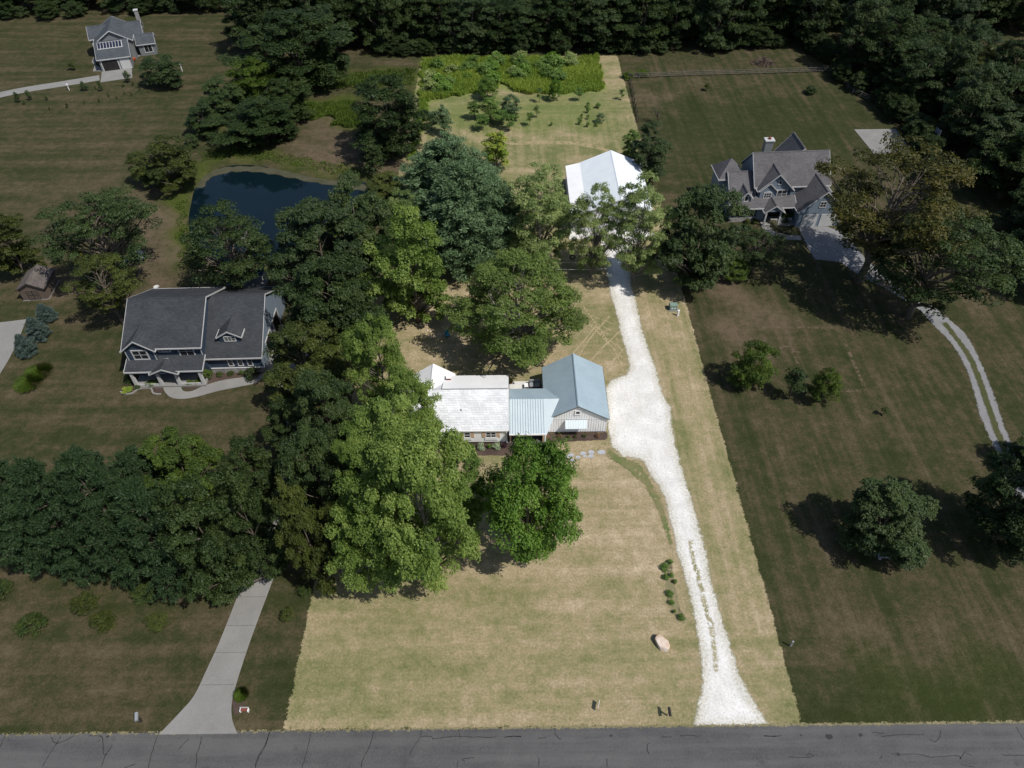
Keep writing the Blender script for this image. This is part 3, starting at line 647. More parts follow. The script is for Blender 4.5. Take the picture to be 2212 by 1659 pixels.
def make_tuft(h, r, n, seed, mat):
    "ornamental grass: arching blades from one foot"
    rs = np.random.RandomState(seed); a = rs.uniform(0, 6.283, n); q = rs.uniform(0, 1, n)**.6
    z = h*np.sqrt(1-.75*q**2)*rs.uniform(.55, 1, n); pos = np.stack([r*q*np.cos(a), r*q*np.sin(a), z*.75], 1)
    d = np.stack([np.cos(a)*q, np.sin(a)*q, 1.1-q], 1); nrm = np.stack([-np.sin(a), np.cos(a), .5*np.ones(n)], 1)
    crown = leaf_mesh('blades', pos, nrm, .03, h*.33, np.clip(.5+.2*rs.normal(size=n), 0, 1), d*3, mat)
    return crown

PT = {}
PT['maple'] = [make_tree('maple_tree', 'round', 12.5, 5.6, .13, 200, 370, .195, .14, s, .75, .3, 'pale_bark', .24, 50, .9, bough=.25, nbk=.2, tpow=1.0) for s in (11, 12, 13)]
PT['broad'] = [make_tree('broadleaf_tree', 'oval', 13, 5.4, .02, 180, 350, .225, .155, s, .72, .4, 'bark', .26, 26, .8, bough=.28, nbk=.2, tpow=1.15) for s in (21, 22, 23, 24, 25)]
PT['open'] = [make_tree('locust_tree', 'vase', 12, 6.5, .16, 150, 240, .19, .125, s, .45, .35, 'bark', .32, 80, .75, bough=.24, nbk=.2) for s in (31, 32)]
PT['airy'] = [make_tree('airy_maple_tree', 'oval', 13, 5.0, .06, 230, 190, .18, .13, s, .7, .25, 'pale_bark', .18, 90, 1.3, bough=.27, nbk=.2, tpow=1.0) for s in (41, 42, 43)]
PT['dome'] = [make_tree('shade_tree', 'round', 13, 7.0, .12, 340, 250, .185, .11, s, .6, .62, 'pale_bark', .34, 60, .8, bough=.2, nbk=.26) for s in (51, 52)]
PT['walnut'] = [make_tree('walnut_tree', 'round', 10, 5.2, .12, 120, 480, .19, .17, s, .7, .4, 'bark', .25, 25, .8, hang=.5, bough=.33) for s in (61,)]
PT['pine'] = [make_pine(14, 5.6, .05, 71, 2, 17, 11), make_pine(12, 5.0, .04, 72, 1, 15, 11)]
PT['ball'] = [make_tree('small_round_tree', 'round', 5, 2.5, .03, 130, 170, .14, .19, s, .8, .7, 'bark', .1, 10, bough=.3, nbk=.22) for s in (81, 82)]
PT['column'] = [make_tree('columnar_tree', 'oval', 6, 1.6, .05, 55, 120, .2, .3, s, .9, .4, 'bark', .1, 10, 1.5, bough=.6, nbk=.3) for s in (83,)]
PT['young'] = [make_tree('young_tree', 'oval', 4, 1.4, .22, 30, 75, .17, .28, s, .8, .3, 'bark', .06, 16, 1.0, bough=.4) for s in (91, 92)]
PT['spruce'] = [make_pine(7.5, 3.0, .03, 75, 1, 17, 9, 'cone')]
PT['mound'] = [make_tree('juniper_shrub', 'dome', 1.3, 1.3, .0, 50, 90, .14, .24, s, .6, .4, 'bark', .05, 8, bough=.36) for s in (111, 112)]
PT['juniper'] = [make_tree('juniper_shrub', 'round', 2.0, 1.35, .0, 110, 90, .085, .22, s, .8, .6, 'bark', .05, 8, bough=.42, nbk=.2) for s in (141, 142)]
PT['bush'] = [make_tree('leafy_bush', 'dome', 1.5, 1.0, .0, 16, 70, .18, .38, s, .8, .3, 'bark', .04, 8, bough=.5) for s in (121, 122)]
PT['twiggy'] = [make_tree('bare_tree', 'vase', 7, 2.6, .2, 34, 14, .16, .25, 131, .8, .2, 'dry_twig', .12, 34, 1.2)]
PNAME = dict(maple='maple_tree', broad='broadleaf_tree', open='locust_tree', airy='airy_maple_tree', dome='shade_tree', walnut='walnut_tree', pine='pine_tree', ball='round_tree',
             column='columnar_tree', young='young_tree', spruce='spruce_tree', mound='mounded_shrub', juniper='juniper_shrub', bush='leafy_bush', twiggy='bare_tree')
_cnt = {}
def plant(kind, x, y, h, r, leaf, label, cat='tree', group=None, name=None, bark=None, z=0, var=None):
    ps = PT[kind]; i = _cnt.get(kind, 0); _cnt[kind] = i+1; p = ps[(i if var is None else var) % len(ps)]
    rz = (i*2.399+x) % 6.283
    root = thing(name or PNAME[kind], label, cat, (x, y, z), rz, group, (r/p['r'], r/p['r'], h/p['h']))
    for nm in ('crown', 'trunk'):
        o = bpy.data.objects.new(nm if cat == 'tree' or nm == 'crown' else 'stem', p[nm]); C.objects.link(o); o.parent = root
        if nm == 'crown':
            if cat != 'tree': o.name = 'foliage'
            o.material_slots[0].link = 'OBJECT'; o.material_slots[0].material = M[leaf]
    return root
def fit(kind, cx, by, ty, wpx):
    """real position, height and crown radius of a tree whose crown is wpx wide, centred on cx, topped at ty;
    by = lowest point of a crown that reaches the ground, or the foot of the trunk where the trunk shows"""
    kb = PT[kind][0]['kb']; low = kb <= .15; x, Y, _ = P(cx, by); h = 8.0
    U = np.linspace(0, math.pi/2, 12)
    for _ in range(60):
        zc = (h+kb*h)/2; a = (h-kb*h)/2; px, _q, dep = proj(x, Y, zc); r = wpx/2*dep/FPX; x += (cx-px)*dep/FPX
        th = math.atan2(H-zc, math.hypot(x, Y))
        top = min(proj(x, Y+r*.93*math.cos(u), zc+a*math.sin(u))[1] for u in U)
        if low: bot = max(proj(x, Y-r*.9*math.cos(u), max(zc-a*math.sin(u), 0))[1] for u in U)
        else: bot = proj(x, Y, 0)[1]
        Y += .7*(bot-by)*dep/FPX/math.sin(th); h += .6*(top-ty)*dep/FPX/math.cos(th); h = min(max(h, .6*r, .3), 26)
    return x, Y, h, r
def tpx(kind, bx, by, ty, wpx, leaf, label, **kw):
    x, y, h, r = fit(kind, bx, by, ty, wpx); return plant(kind, x, y, h, r, leaf, label, **kw)
#TREES_BEGIN
t1 = lambda zx, zy: (1592.6+.28*zx, 398.2+.28*zy)
TR_ = [
 # kind, base x, base y, top y, width, leaf, label
 ('dome',1118,772,546,262,'locust_leaf','wide domed shade tree standing alone on the dry lawn behind the white house'),
 ('walnut',1140,1207,960,212,'walnut_leaf','deep green billowing tree on the front lawn below the covered porch'),
 ('broad',1000,1150,972,100,'mid_leaf','narrow dark tree squeezed between the front maples and the deep green tree'),
 ('maple',910,1258,938,240,'maple_leaf','largest pale green maple at the lower right of the front cluster'),
 ('maple',795,1262,1030,175,'maple_leaf','pale maple lowest on the left of the front cluster beside the neighbour drive'),
 ('maple',838,1115,872,190,'maple_leaf','pale maple in the middle of the front cluster west of the house'),
 ('maple',778,1140,945,105,'maple_leaf','slender pale maple on the boundary left of the middle maple'),
 ('maple',885,985,800,135,'maple_leaf','pale maple overhanging the left end of the white shingled roof'),
 ('maple',822,890,684,125,'maple_leaf','topmost pale maple of the front cluster behind the house corner'),
 ('broad',888,702,440,170,'maple_leaf','big mid green tree on the left boundary above the front maples'),
 ('broad',872,560,415,90,'airy_leaf','yellowish tree on the left boundary beside the big blue green pine'),
 ('pine',975,490,290,200,'pine_leaf','tallest rear plume of the big blue green white pine clump'),
 ('pine',1062,556,380,150,'pine_leaf','blue green pine nearest the airy maples'),
 ('pine',1008,566,345,190,'pine_leaf','front left blue green pine of the clump'),
 ('pine',940,490,350,115,'pine_leaf','small blue green pine at the far left of the clump'),
 ('airy',1168,566,352,146,'airy_leaf','airy pale maple left of the white barn with a tyre swing'),
 ('airy',1285,592,398,108,'airy_leaf','slender airy maple in front of the left half of the barn'),
 ('airy',1383,600,378,130,'airy_leaf','airy maple in front of the right half of the barn by the drive'),
 ('column',1072,362,284,54,'gold_leaf','upright yellow topped young tree behind the pines'),
 ('young',931,281,240,30,'pine_leaf','left tree of the orchard pair near the boundary'),
 ('column',959,290,229,36,'pine_leaf','dark upright tree beside the leftmost orchard tree'),
 ('young',1024,257,217,31,'mid_leaf','thin pale orchard tree left of the middle orchard group'),
 ('ball',1053,215,165,46,'mid_leaf','rounded orchard tree at the edge of the tall meadow'),
 ('column',1059,262,210,38,'mid_leaf','upright orchard tree at the centre of the middle group'),
 ('young',1043,282,249,28,'mid_leaf','lowest orchard tree of the middle group'),
 ('ball',1103,249,206,40,'pine_leaf','dark rounded orchard tree right of the middle group'),
 ('young',1084,270,238,34,'mid_leaf','orchard tree just below the dark rounded one'),
 ('young',1099,282,246,26,'mid_leaf','lowest right orchard tree beside the dark rounded one'),
 ('young',1115,261,246,13,'mid_leaf','tiny bushy orchard tree east of the dark rounded one'),
 ('young',1145,272,244,15,'mid_leaf','small dark sapling alone in the middle of the orchard'),
 ('young',1159,254,227,16,'airy_leaf','thin pale sapling above the lone dark sapling'),
 ('young',1166,221,190,13,'mid_leaf','slim sapling at the left foot of the bright meadow'),
 ('ball',1200,217,172,29,'walnut_leaf','dense dark tree standing against the bright tall meadow'),
 ('young',1252,218,190,18,'mid_leaf','slim sapling at the right foot of the bright meadow'),
 ('young',1343,216,193,12,'mid_leaf','narrow sapling on the mown strip near the right boundary'),
 ('young',1180,218,208,8,'mid_leaf','tiny sapling between the slim sapling and the dense dark tree'),
 # left neighbours
 ('broad',695,650,428,180,'wood_leaf','large dark tree right of the covered deck behind the navy house'),
 ('broad',775,600,385,140,'dusk_leaf','dark tree south of the pond against the left boundary'),
 ('broad',722,762,555,185,'wood_leaf','dark spreading tree above the navy house garage side'),
 ('broad',768,762,612,100,'dusk_leaf','small dark tree tucked beside the boundary above the topmost pale maple'),
 ('broad',660,868,695,170,'olive_leaf','olive tree overhanging the concrete drive by the navy house'),
 ('broad',708,1005,800,130,'dusk_leaf','dark green tree east of the concrete drive, halfway up'),
 ('broad',625,985,860,85,'dusk_leaf','dark tree west of the drive below the curved front walk'),
 ('broad',690,1150,930,140,'dusk_leaf','dark green tree beside the drive above its bend'),
 ('broad',662,1275,1030,122,'olive_leaf','lowest dark tree standing east of the concrete drive'),
 ('pine',40,1208,985,153,'grovepine_leaf','leftmost pine of the front grove at the photo edge'),
 ('pine',140,1230,990,139,'grovepine_leaf','second pine from the left of the front grove'),
 ('pine',240,1244,985,139,'grovepine_leaf','third pine from the left of the front grove'),
 ('pine',345,1266,1040,144,'grovepine_leaf','fourth pine from the left of the front grove, nearest the road'),
 ('broad',400,1110,930,150,'bright_leaf','bright crowned tree at the back of the front grove'),
 ('pine',195,1108,962,120,'grovepine_leaf','rear pine of the front grove behind the second and third'),
 ('pine',312,1118,965,116,'grovepine_leaf','rear pine of the front grove beside the bright crowned tree'),
 ('pine',-30,1138,1000,120,'grovepine_leaf','rear pine of the front grove cut by the left photo edge'),
 ('broad',450,1282,1045,160,'dusk_leaf','broad leafed tree at the right front of the grove'),
 ('broad',540,1250,1010,122,'dusk_leaf','tree of the front grove leaning over the concrete drive'),
 ('broad',548,1120,952,120,'dusk_leaf','small tree at the back right of the front grove'),
 ('open',215,620,418,212,'dusk_leaf','open forked locust over the dark swing bench left of the pond'),
 ('open',225,700,545,140,'olive_leaf','yellow green locust in front of the forked one, above the navy house'),
 ('broad',15,600,445,110,'olive_leaf','tree at the left photo edge behind the brown shed'),
 ('broad',372,412,296,108,'olive_leaf','rounded olive tree on the left bank of the pond'),
 ('ball',305,400,328,58,'olive_leaf','smaller round tree left of the olive tree by the pond'),
 ('ball',413,318,290,30,'dusk_leaf','little round tree above the pond bank'),
 ('ball',348,188,120,84,'wood_leaf','dark dense round tree beside the far grey house'),
 ('open',490,640,448,200,'dusk_leaf','spreading locust between the navy house and the pond'),
 ('broad',838,335,170,150,'wood_leaf','large dark tree right of the pond at the boundary'),
 ('column',803,376,304,46,'wood_leaf','small dark upright tree at the right tip of the pond'),
 ('broad',835,440,372,85,'olive_leaf','low olive tree below the right end of the pond'),
 ('broad',640,190,25,190,'wood_leaf','tallest dark tree in the clump above the pond'),
 ('broad',560,200,60,130,'wood_leaf','dark tree at the upper left of the clump above the pond'),
 ('broad',700,150,15,120,'wood_leaf','dark tree at the upper right of the clump above the pond'),
 ('broad',548,235,130,95,'bright_leaf','yellow green tree in the clump above the pond'),
 ('broad',480,262,170,100,'dusk_leaf','bluish green tree at the left of the clump above the pond'),
 ('broad',620,262,170,100,'dusk_leaf','dark tree in the middle of the clump above the pond'),
 ('broad',560,318,205,165,'wood_leaf','broad dark tree nearest the pond in the clump'),
 ('broad',440,292,225,80,'dusk_leaf','low bushy tree at the lower left of the clump above the pond'),
 ('young',153,152,135,16,'olive_leaf','small sapling on the lawn left of the far grey house'),
 # right neighbours
 ('open',1925,608,292,325,'rust_leaf','huge rusty leaved oak in front of the grey gabled house'),
 ('open',2022,685,445,255,'dusk_leaf','large dark green tree leaning over the right gravel track'),
 ('broad',1514,620,398,165,'dusk_leaf','big dark tree between the barn and the grey gabled house'),
 ('broad',1400,398,268,82,'wood_leaf','dark upright tree on the boundary behind the barn'),
 ('broad',1365,345,282,36,'mid_leaf','small green tree touching the boundary behind the barn'),
 ('twiggy',1424,268,218,38,'dusk_leaf','bare twiggy tree above the dark boundary tree'),
 ('ball',1590,606,556,58,'bright_leaf','small dark bush under the trees by the right gravel pad'),
 ('open',1640,590,492,95,'dusk_leaf','thin low tree below the curved walk of the grey house'),
 ('ball',1630,838,740,90,'bright_leaf','largest of the three round lawn trees right of the drive'),
 ('young',1718,862,797,46,'dusk_leaf','thin middle one of the three lawn trees'),
 ('ball',1785,872,800,64,'bright_leaf','brightest rightmost one of the three round lawn trees'),
 ('broad',1915,1205,1026,180,'dusk_leaf','solitary dense tree shading the stone bench on the right lawn'),
 ('broad',2225,1195,960,200,'wood_leaf','dark tree cut by the right photo edge'),
 ('broad',2262,1040,930,120,'dusk_leaf','tree behind the one cut by the right photo edge, beside the track'),
 ('young',1911,897,880,14,'olive_leaf','tiny sapling alone on the right lawn'),
 ('young',1527,196,180,13,'olive_leaf','tiny yellowish sapling inside the rail fence'),
 ('ball',1752,203,186,26,'wood_leaf','small dark weeping shrub tree on the fenced lawn'),
]
for (k, bx, by, ty, wd, lf, lb) in TR_: tpx(k, bx, by, ty, wd, lf, lb)
#TREES_END

# woods behind and to the right: individual trees
def in_poly(x, y, poly): return sdist(np.array([[x]]), np.array([[y]]), poly)[0, 0] > 0
def wood(poly, n, hr, rr_, leafs, label, group, seed, mind=5.4):
    rs = random.Random(seed); xs = [p[0] for p in poly]; ys = [p[1] for p in poly]; pts = []
    for _ in range(n*60):
        if len(pts) >= n: break
        x = rs.uniform(min(xs), max(xs)); y = rs.uniform(min(ys), max(ys))
        if not in_poly(x, y, poly): continue
        if any((x-a)**2+(y-b)**2 < mind**2 for a, b in pts): continue
        h = rs.uniform(*hr)
        px, py, _ = proj(x, y, h*.8)
        if px < -150 or px > 2360 or proj(x, y, h+2)[1] < -190: continue
        pts.append((x, y)); plant('broad', x, y, h, rs.uniform(*rr_), rs.choice(leafs), label, group=group)
wood([(-160, 199), (-62, 204), (-60, 226), (-160, 226)], 36, (11, 15), (4.2, 5.8), ['wood_leaf', 'wood_leaf', 'dusk_leaf'], 'dark tree in the far wood behind the grey house field', 'trees of the far left wood', 1)
wood([(-62, 176), (-40, 173), (-22, 173.5), (-22, 200), (-60, 206)], 30, (12, 16), (4.4, 5.8), ['wood_leaf', 'wood_leaf', 'dusk_leaf'], 'dark tree in the wood left of the lot back edge', 'trees of the back left wood', 2)
wood([(-22, 175), (26, 174), (26, 190), (-22, 190)], 30, (9, 12.5), (4.2, 5.6), ['wood_leaf', 'wood_leaf', 'dusk_leaf'], 'dark tree in the belt directly behind the bright meadow', 'trees of the belt behind the meadow', 3)
wood([(26, 174), (48, 173), (62, 178), (82, 172), (84, 226), (26, 226)], 62, (12, 17), (4.4, 6), ['wood_leaf', 'wood_leaf', 'dusk_leaf'], 'dark tree in the wood behind the rail fence', 'trees of the wood behind the fence', 4)
wood([(84, 184), (150, 178), (150, 226), (84, 226)], 40, (12, 17), (4.6, 6), ['wood_leaf', 'dusk_leaf'], 'dark tree in the far right corner wood', 'trees of the far right wood', 5)
wood([(77, 166), (98, 162), (100, 140), (103, 120), (96, 100), (90, 78), (75, 80), (84, 100), (84, 118), (86, 132), (80, 146), (76, 156)], 46, (10, 15), (4.2, 5.8), ['wood_leaf', 'wood_leaf', 'dusk_leaf', 'olive_leaf'], 'dark tree in the wood along the right side behind the sports pad', 'trees of the right side wood', 6)

def edge_row(pts, n, label, group, seed):
    rs = random.Random(seed); p = PP(pts)
    for i in range(n):
        u = rs.uniform(0, len(p)-1.001); k = int(u); f = u-k; x = p[k][0]+(p[k+1][0]-p[k][0])*f+rs.uniform(-.8, .8); y = p[k][1]+(p[k+1][1]-p[k][1])*f+rs.uniform(0, 2.5)
        s_ = rs.uniform(2.2, 4.6); plant('ball', x, y, s_, s_*rs.uniform(.5, .7), rs.choice(['wood_leaf', 'wood_leaf', 'dusk_leaf']), label, cat='bush', group=group, name='undergrowth_bush')
edge_row([(850,122),(1000,121),(1200,119),(1345,118)], 26, 'dark undergrowth bush at the foot of the belt behind the meadow', 'undergrowth along the belt behind the meadow', 31)
edge_row([(1345,117),(1500,114),(1640,103),(1760,112),(1792,140)], 26, 'dark undergrowth bush along the wood edge behind the rail fence', 'undergrowth along the wood behind the fence', 32)
edge_row([(0,46),(150,40),(300,34),(450,28),(600,24)], 24, 'dark undergrowth bush at the edge of the far left wood', 'undergrowth along the far left wood', 33)
edge_row([(1800,150),(1830,190),(1910,230),(1970,292),(2000,345),(2040,420)], 24, 'dark undergrowth bush at the edge of the right side wood', 'undergrowth along the right side wood', 34)
# ---------------------------------------------------------------- shrubs, meadow
def shrub(kind, bx, by, wpx, hgt, leaf, label, group=None, name=None, cat='shrub'):
    x, y, _ = P(bx, by); r = wpx/2*proj(x, y, .5)[2]/FPX
    return plant(kind, x, y, hgt, r, leaf, label, cat=cat, group=group, name=name)
for bx, by, wd, lf, lb in [(78,1357,62,'juniper_leaf','darkest mounded juniper on the lower left front lawn'),(190,1313,54,'bright_leaf','mounded juniper just below the front grove, second from the left'),
    (232,1352,54,'bright_leaf','mounded juniper right of and below its neighbour on the left lawn'),(317,1290,52,'juniper_leaf','mounded juniper half in the shade of the front grove'),
    (346,1352,47,'bright_leaf','mounded juniper nearest the concrete drive on its left'),(5,1283,56,'juniper_leaf','mounded juniper cut by the left photo edge'),
    (623,1334,33,'bright_leaf','small round shrub between the concrete drive and the front maples'),(660,1283,30,'juniper_leaf','dark low shrub under the lowest tree east of the concrete drive')]:
    shrub('juniper', bx, by, wd*.92, 1.9 if wd > 40 else 1.2, 'juniper_leaf' if lf == 'juniper_leaf' else 'olive_leaf', lb, 'mounded junipers on the left front lawn', 'juniper_shrub')
for bx, by, ty, wd, lb in [(95,692,655,37,'rear blue spruce beside the concrete pad'),(76,732,684,41,'middle and largest blue spruce beside the concrete pad'),(50,766,721,38,'front blue spruce at the pad corner')]:
    tpx('spruce', bx, by, ty, wd, 'spruce_leaf', lb)
def tuft(bx, by, wpx, h, lb):
    x, y, _ = P(bx, by); r = wpx/2*proj(x, y, .5)[2]/FPX
    o = bpy.data.objects.new('ornamental_grass', make_tuft(h, r, 1500, int(bx), M['bright_leaf'])); C.objects.link(o); o.location = (x, y, 0); tag(o, lb, 'grass clump')
tuft(67, 832, 52, 1.6, 'front bright green ornamental grass clump on the left lawn'); tuft(88, 808, 50, 1.5, 'rear ornamental grass clump behind the brighter one')
tuft(524, 1502, 26, .9, 'green grass clump in the small bed beside the drive mouth')
# meadow
def meadow():
    rs = np.random.RandomState(2)
    polys = [(PP([(912,128),(1293,126),(1300,168),(1303,197),(1262,201),(1205,203),(1135,204),(1098,191),(1085,180),(1060,200),(1010,205),(955,213),(905,222)]), 52000, 1.3),
             (PP([(905,222),(930,214),(905,300),(888,350),(880,350),(892,290)]), 2500, 1.0),
             (PP([(645,228),(775,222),(760,244),(655,262)]), 4000, 1.2), (PP([(722,238),(800,245),(798,280),(720,272)]), 3000, 1.2), (PP([(640,170),(895,150),(893,185),(700,195)]), 3500, 1.1),
             (PP([(430,330),(520,318),(640,338),(770,362),(790,384),(700,372),(600,350),(500,339),(440,350)]), 2600, .45), (PP([(383,440),(404,430),(402,520),(408,560),(388,560)]), 900, .45)]
    names = ['tall_meadow_grass', 'boundary_weeds', 'bright_grass_patch', 'bright_grass_patch', 'rear_grass_patch', 'pond_bank_grass', 'pond_bank_grass']
    for (poly, n, hh), nm in zip(polys, names):
        a = np.array(poly); p = []
        X = rs.uniform(a[:, 0].min(), a[:, 0].max(), n*3); Y = rs.uniform(a[:, 1].min(), a[:, 1].max(), n*3)
        ok = sdist(X+.5*np.sin(Y*1.3), Y+.4*np.sin(X*1.7), poly) > 0; X = X[ok][:n]; Y = Y[ok][:n]; k = len(X)
        hv = hh*(.6+.25*np.sin(X*.35)+.2*np.sin(Y*.5+X*.2)+.35*rs.uniform(0, 1, k)); hv = np.clip(hv, .3, hh*1.3)
        pos = np.stack([X, Y, hv*.45], 1); d = np.stack([rs.normal(size=k)*.25, rs.normal(size=k)*.25, np.ones(k)], 1)
        nrm = np.stack([rs.normal(size=k), rs.normal(size=k), .4*np.ones(k)], 1)
        vv = np.clip(.5+.22*np.sin(X*.25+1)*np.sin(Y*.3)+.17*rs.normal(size=k), 0, 1)
        me = leaf_mesh(nm, pos, nrm, .075, hv*.5, vv, d*4, M['tallgrass'] if nm[0] in 'tb' and nm != 'bright_grass_patch' and nm != 'pond_bank_grass' else M['bright_leaf'])
        o = bpy.data.objects.new(nm, me); C.objects.link(o); o['kind'] = 'stuff'
meadow()
# shrubs standing in the meadow
rs = random.Random(9); g = 'wild bushes in the tall meadow'; cnt = 0
for (x0, y0, x1, y1, n, lf) in [(925,140,1080,195,17,'mid_leaf'),(1085,135,1130,180,5,'mid_leaf'),(1130,135,1280,175,9,'mid_leaf'),(930,160,960,205,4,'walnut_leaf')]:
    for i in range(n):
        bx, by = rs.uniform(x0, x1), rs.uniform(y0, y1); x, y, _ = P(bx, by); s_ = rs.uniform(1.6, 3.0)
        plant('bush', x, y, s_*1.05, s_*.72, rs.choice([lf, 'mid_leaf', 'airy_leaf', 'walnut_leaf']), 'wild green bush growing among the tall grass at the back of the lot', cat='bush', group=g, name='wild_bush')
for i, (bx, by, wd, h, lf, lb) in enumerate([(1296,266,20,2.0,'pine_leaf','dark bushy plant at the right end of the garden patch'),(1252,270,9,1.4,'mid_leaf','left garden plant row, lowest plant'),(1256,258,8,1.2,'mid_leaf','left garden plant row, upper plant'),
    (1269,275,9,1.2,'mid_leaf','middle garden plant row, lowest plant'),(1270,258,8,1.0,'mid_leaf','middle garden plant row, second plant'),(1269,244,10,1.4,'mid_leaf','middle garden plant row, third plant'),(1270,232,9,1.1,'mid_leaf','middle garden plant row, topmost plant'),
    (1291,234,12,1.2,'mid_leaf','topmost plant above the dark bushy garden plant'),(1288,273,9,.8,'mid_leaf','low plant below the dark bushy garden plant'),(1191,272,8,.8,'mid_leaf','tiny plant alone between the orchard and the garden rows'),
    (1358,168,30,1.2,'bright_leaf','low green thicket at the left end of the rail fence'),(1390,163,26,1.1,'bright_leaf','low green thicket just behind the rail fence near its left end')]):
    shrub('bush', bx, by, wd, h, lf, lb, cat='plant', name='garden_plant' if i < 10 else 'thicket')
for i, (bx, by, wd, lb) in enumerate([(1436,1228,20,'largest leafy plant at the top of the lawn bed by the drive'),(1446,1216,12,'small plant beside the largest one in the lawn bed'),(1437,1250,15,'second clump down the lawn bed by the drive'),(1449,1245,11,'third clump, right of the second, in the lawn bed'),
    (1457,1259,10,'fourth clump down the lawn bed'),(1447,1285,17,'round clump at the middle of the lawn bed'),(1450,1303,13,'clump just below the middle of the lawn bed'),(1456,1324,8,'smallest clump low in the lawn bed'),(1471,1335,15,'lowest leafy clump in the lawn bed, nearest the boulder')]):
    shrub('bush', bx, by, wd, .55, 'hosta_leaf', lb, 'leafy clumps in the bed along the drive', 'hosta_plant', 'plant')
sheet('lawn_bed', strip_poly(smooth(PP([(1440,1215),(1446,1250),(1452,1290),(1462,1320),(1474,1342)]), 4), .9), .008, M['straw'], .25, .4)
# distant saplings on the left field
for i, (zx, zy, wd, h) in enumerate([(995,640,50,2.6),(148,790,48,2.2),(238,775,40,2.2),(660,700,50,2.0),(786,705,36,2.2),(190,808,22,1.0),(365,775,22,1.0),(742,690,16,.9),(1032,662,20,1.0),(1078,705,12,.8),(1145,718,12,.8),(1020,742,14,1.0),(962,730,12,.7),(842,750,16,1.0),(768,788,16,.9),(525,832,20,1.0),(388,852,14,.8),(655,805,12,.7),(903,765,14,.7),(1385,672,12,.6),(1325,660,12,.6),(955,672,18,.8)]):
    where = ['beside the apron of the far grey house','leftmost of two large ones below the lane','second large one below the lane','below the middle of the lane','left of the one by the apron'][i] if i < 5 else None
    x, y, _ = P(.28*zx, .28*zy)
    plant('bush', x, y, h, wd*.14*proj(x, y, 1)[2]/FPX, 'dusk_leaf', ('planted young bush on the far left field, '+where) if where else 'tiny planted seedling in rows on the far left field', cat='bush', group=None if where else 'seedlings planted in rows on the far field', name='planted_bush')
#SHRUBS_END

# ---------------------------------------------------------------- BUILDING KIT
TRIM = 'white_trim'
def part(name, mb, mat, root, **kw): return mb.build(name, M[mat], root, **kw)
def window(root, side, pl, u, z, w_, h_, nx=2, ny=2, name='window', frame=None, fw=.09, shutters=None, arch=False, sill=False):
    "side S/N: wall at y=pl, u along x; side E/W: wall at x=pl, u along y. Frame stands 5 cm proud; the pane is its child"
    sg = {'S': -1, 'N': 1, 'E': 1, 'W': -1}[side]
    def bx(mb, a0, a1, z0, z1, d0, d1):
        p0, p1 = sorted((pl+sg*d0, pl+sg*d1))
        if side in 'SN': mb.box(a0, a1, p0, p1, z0, z1)
        else: mb.box(p0, p1, a0, a1, z0, z1)
    mb = MB(); a0, a1, z0, z1 = u-w_/2, u+w_/2, z-h_/2, z+h_/2
    bx(mb, a0-fw, a1+fw, z1, z1+fw, 0, .06); bx(mb, a0-fw, a1+fw, z0-fw, z0, 0, .08)
    bx(mb, a0-fw, a0, z0, z1, 0, .06); bx(mb, a1, a1+fw, z0, z1, 0, .06)
    for i in range(1, nx):
        c = a0+w_*i/nx; bx(mb, c-.035, c+.035, z0, z1, 0, .055)
    for i in range(1, ny):
        c = z0+h_*i/ny; bx(mb, a0, a1, c-.025, c+.025, 0, .05)
    if sill: bx(mb, a0-.2, a1+.2, z0-fw-.42, z0-fw, 0, .07)
    if arch:
        pts = [(u+(w_/2+fw)*math.cos(t), z1+(w_*.32)*math.sin(t)) for t in np.linspace(0, math.pi, 9)]
        p0, p1 = sorted((pl, pl+sg*.05)); mb.prism(pts, p0, p1, 'y' if side in 'SN' else 'x')
    f = part(name, mb, frame or TRIM, root)
    g_ = MB(); bx(g_, a0, a1, z0, z1, .002, .03); part('pane', g_, 'glass', f)
    if shutters:
        for s_ in (-1, 1):
            m2 = MB(); c = u+s_*(w_/2+fw+.22); bx(m2, c-.19, c+.19, z0-.05, z1+.05, 0, .05)
            for k in range(3):
                zz = z0+(k+.5)*h_/3; bx(m2, c-.17, c+.17, zz-.06, zz+.06, .05, .075)
            part('shutter', m2, shutters, root)
    return f
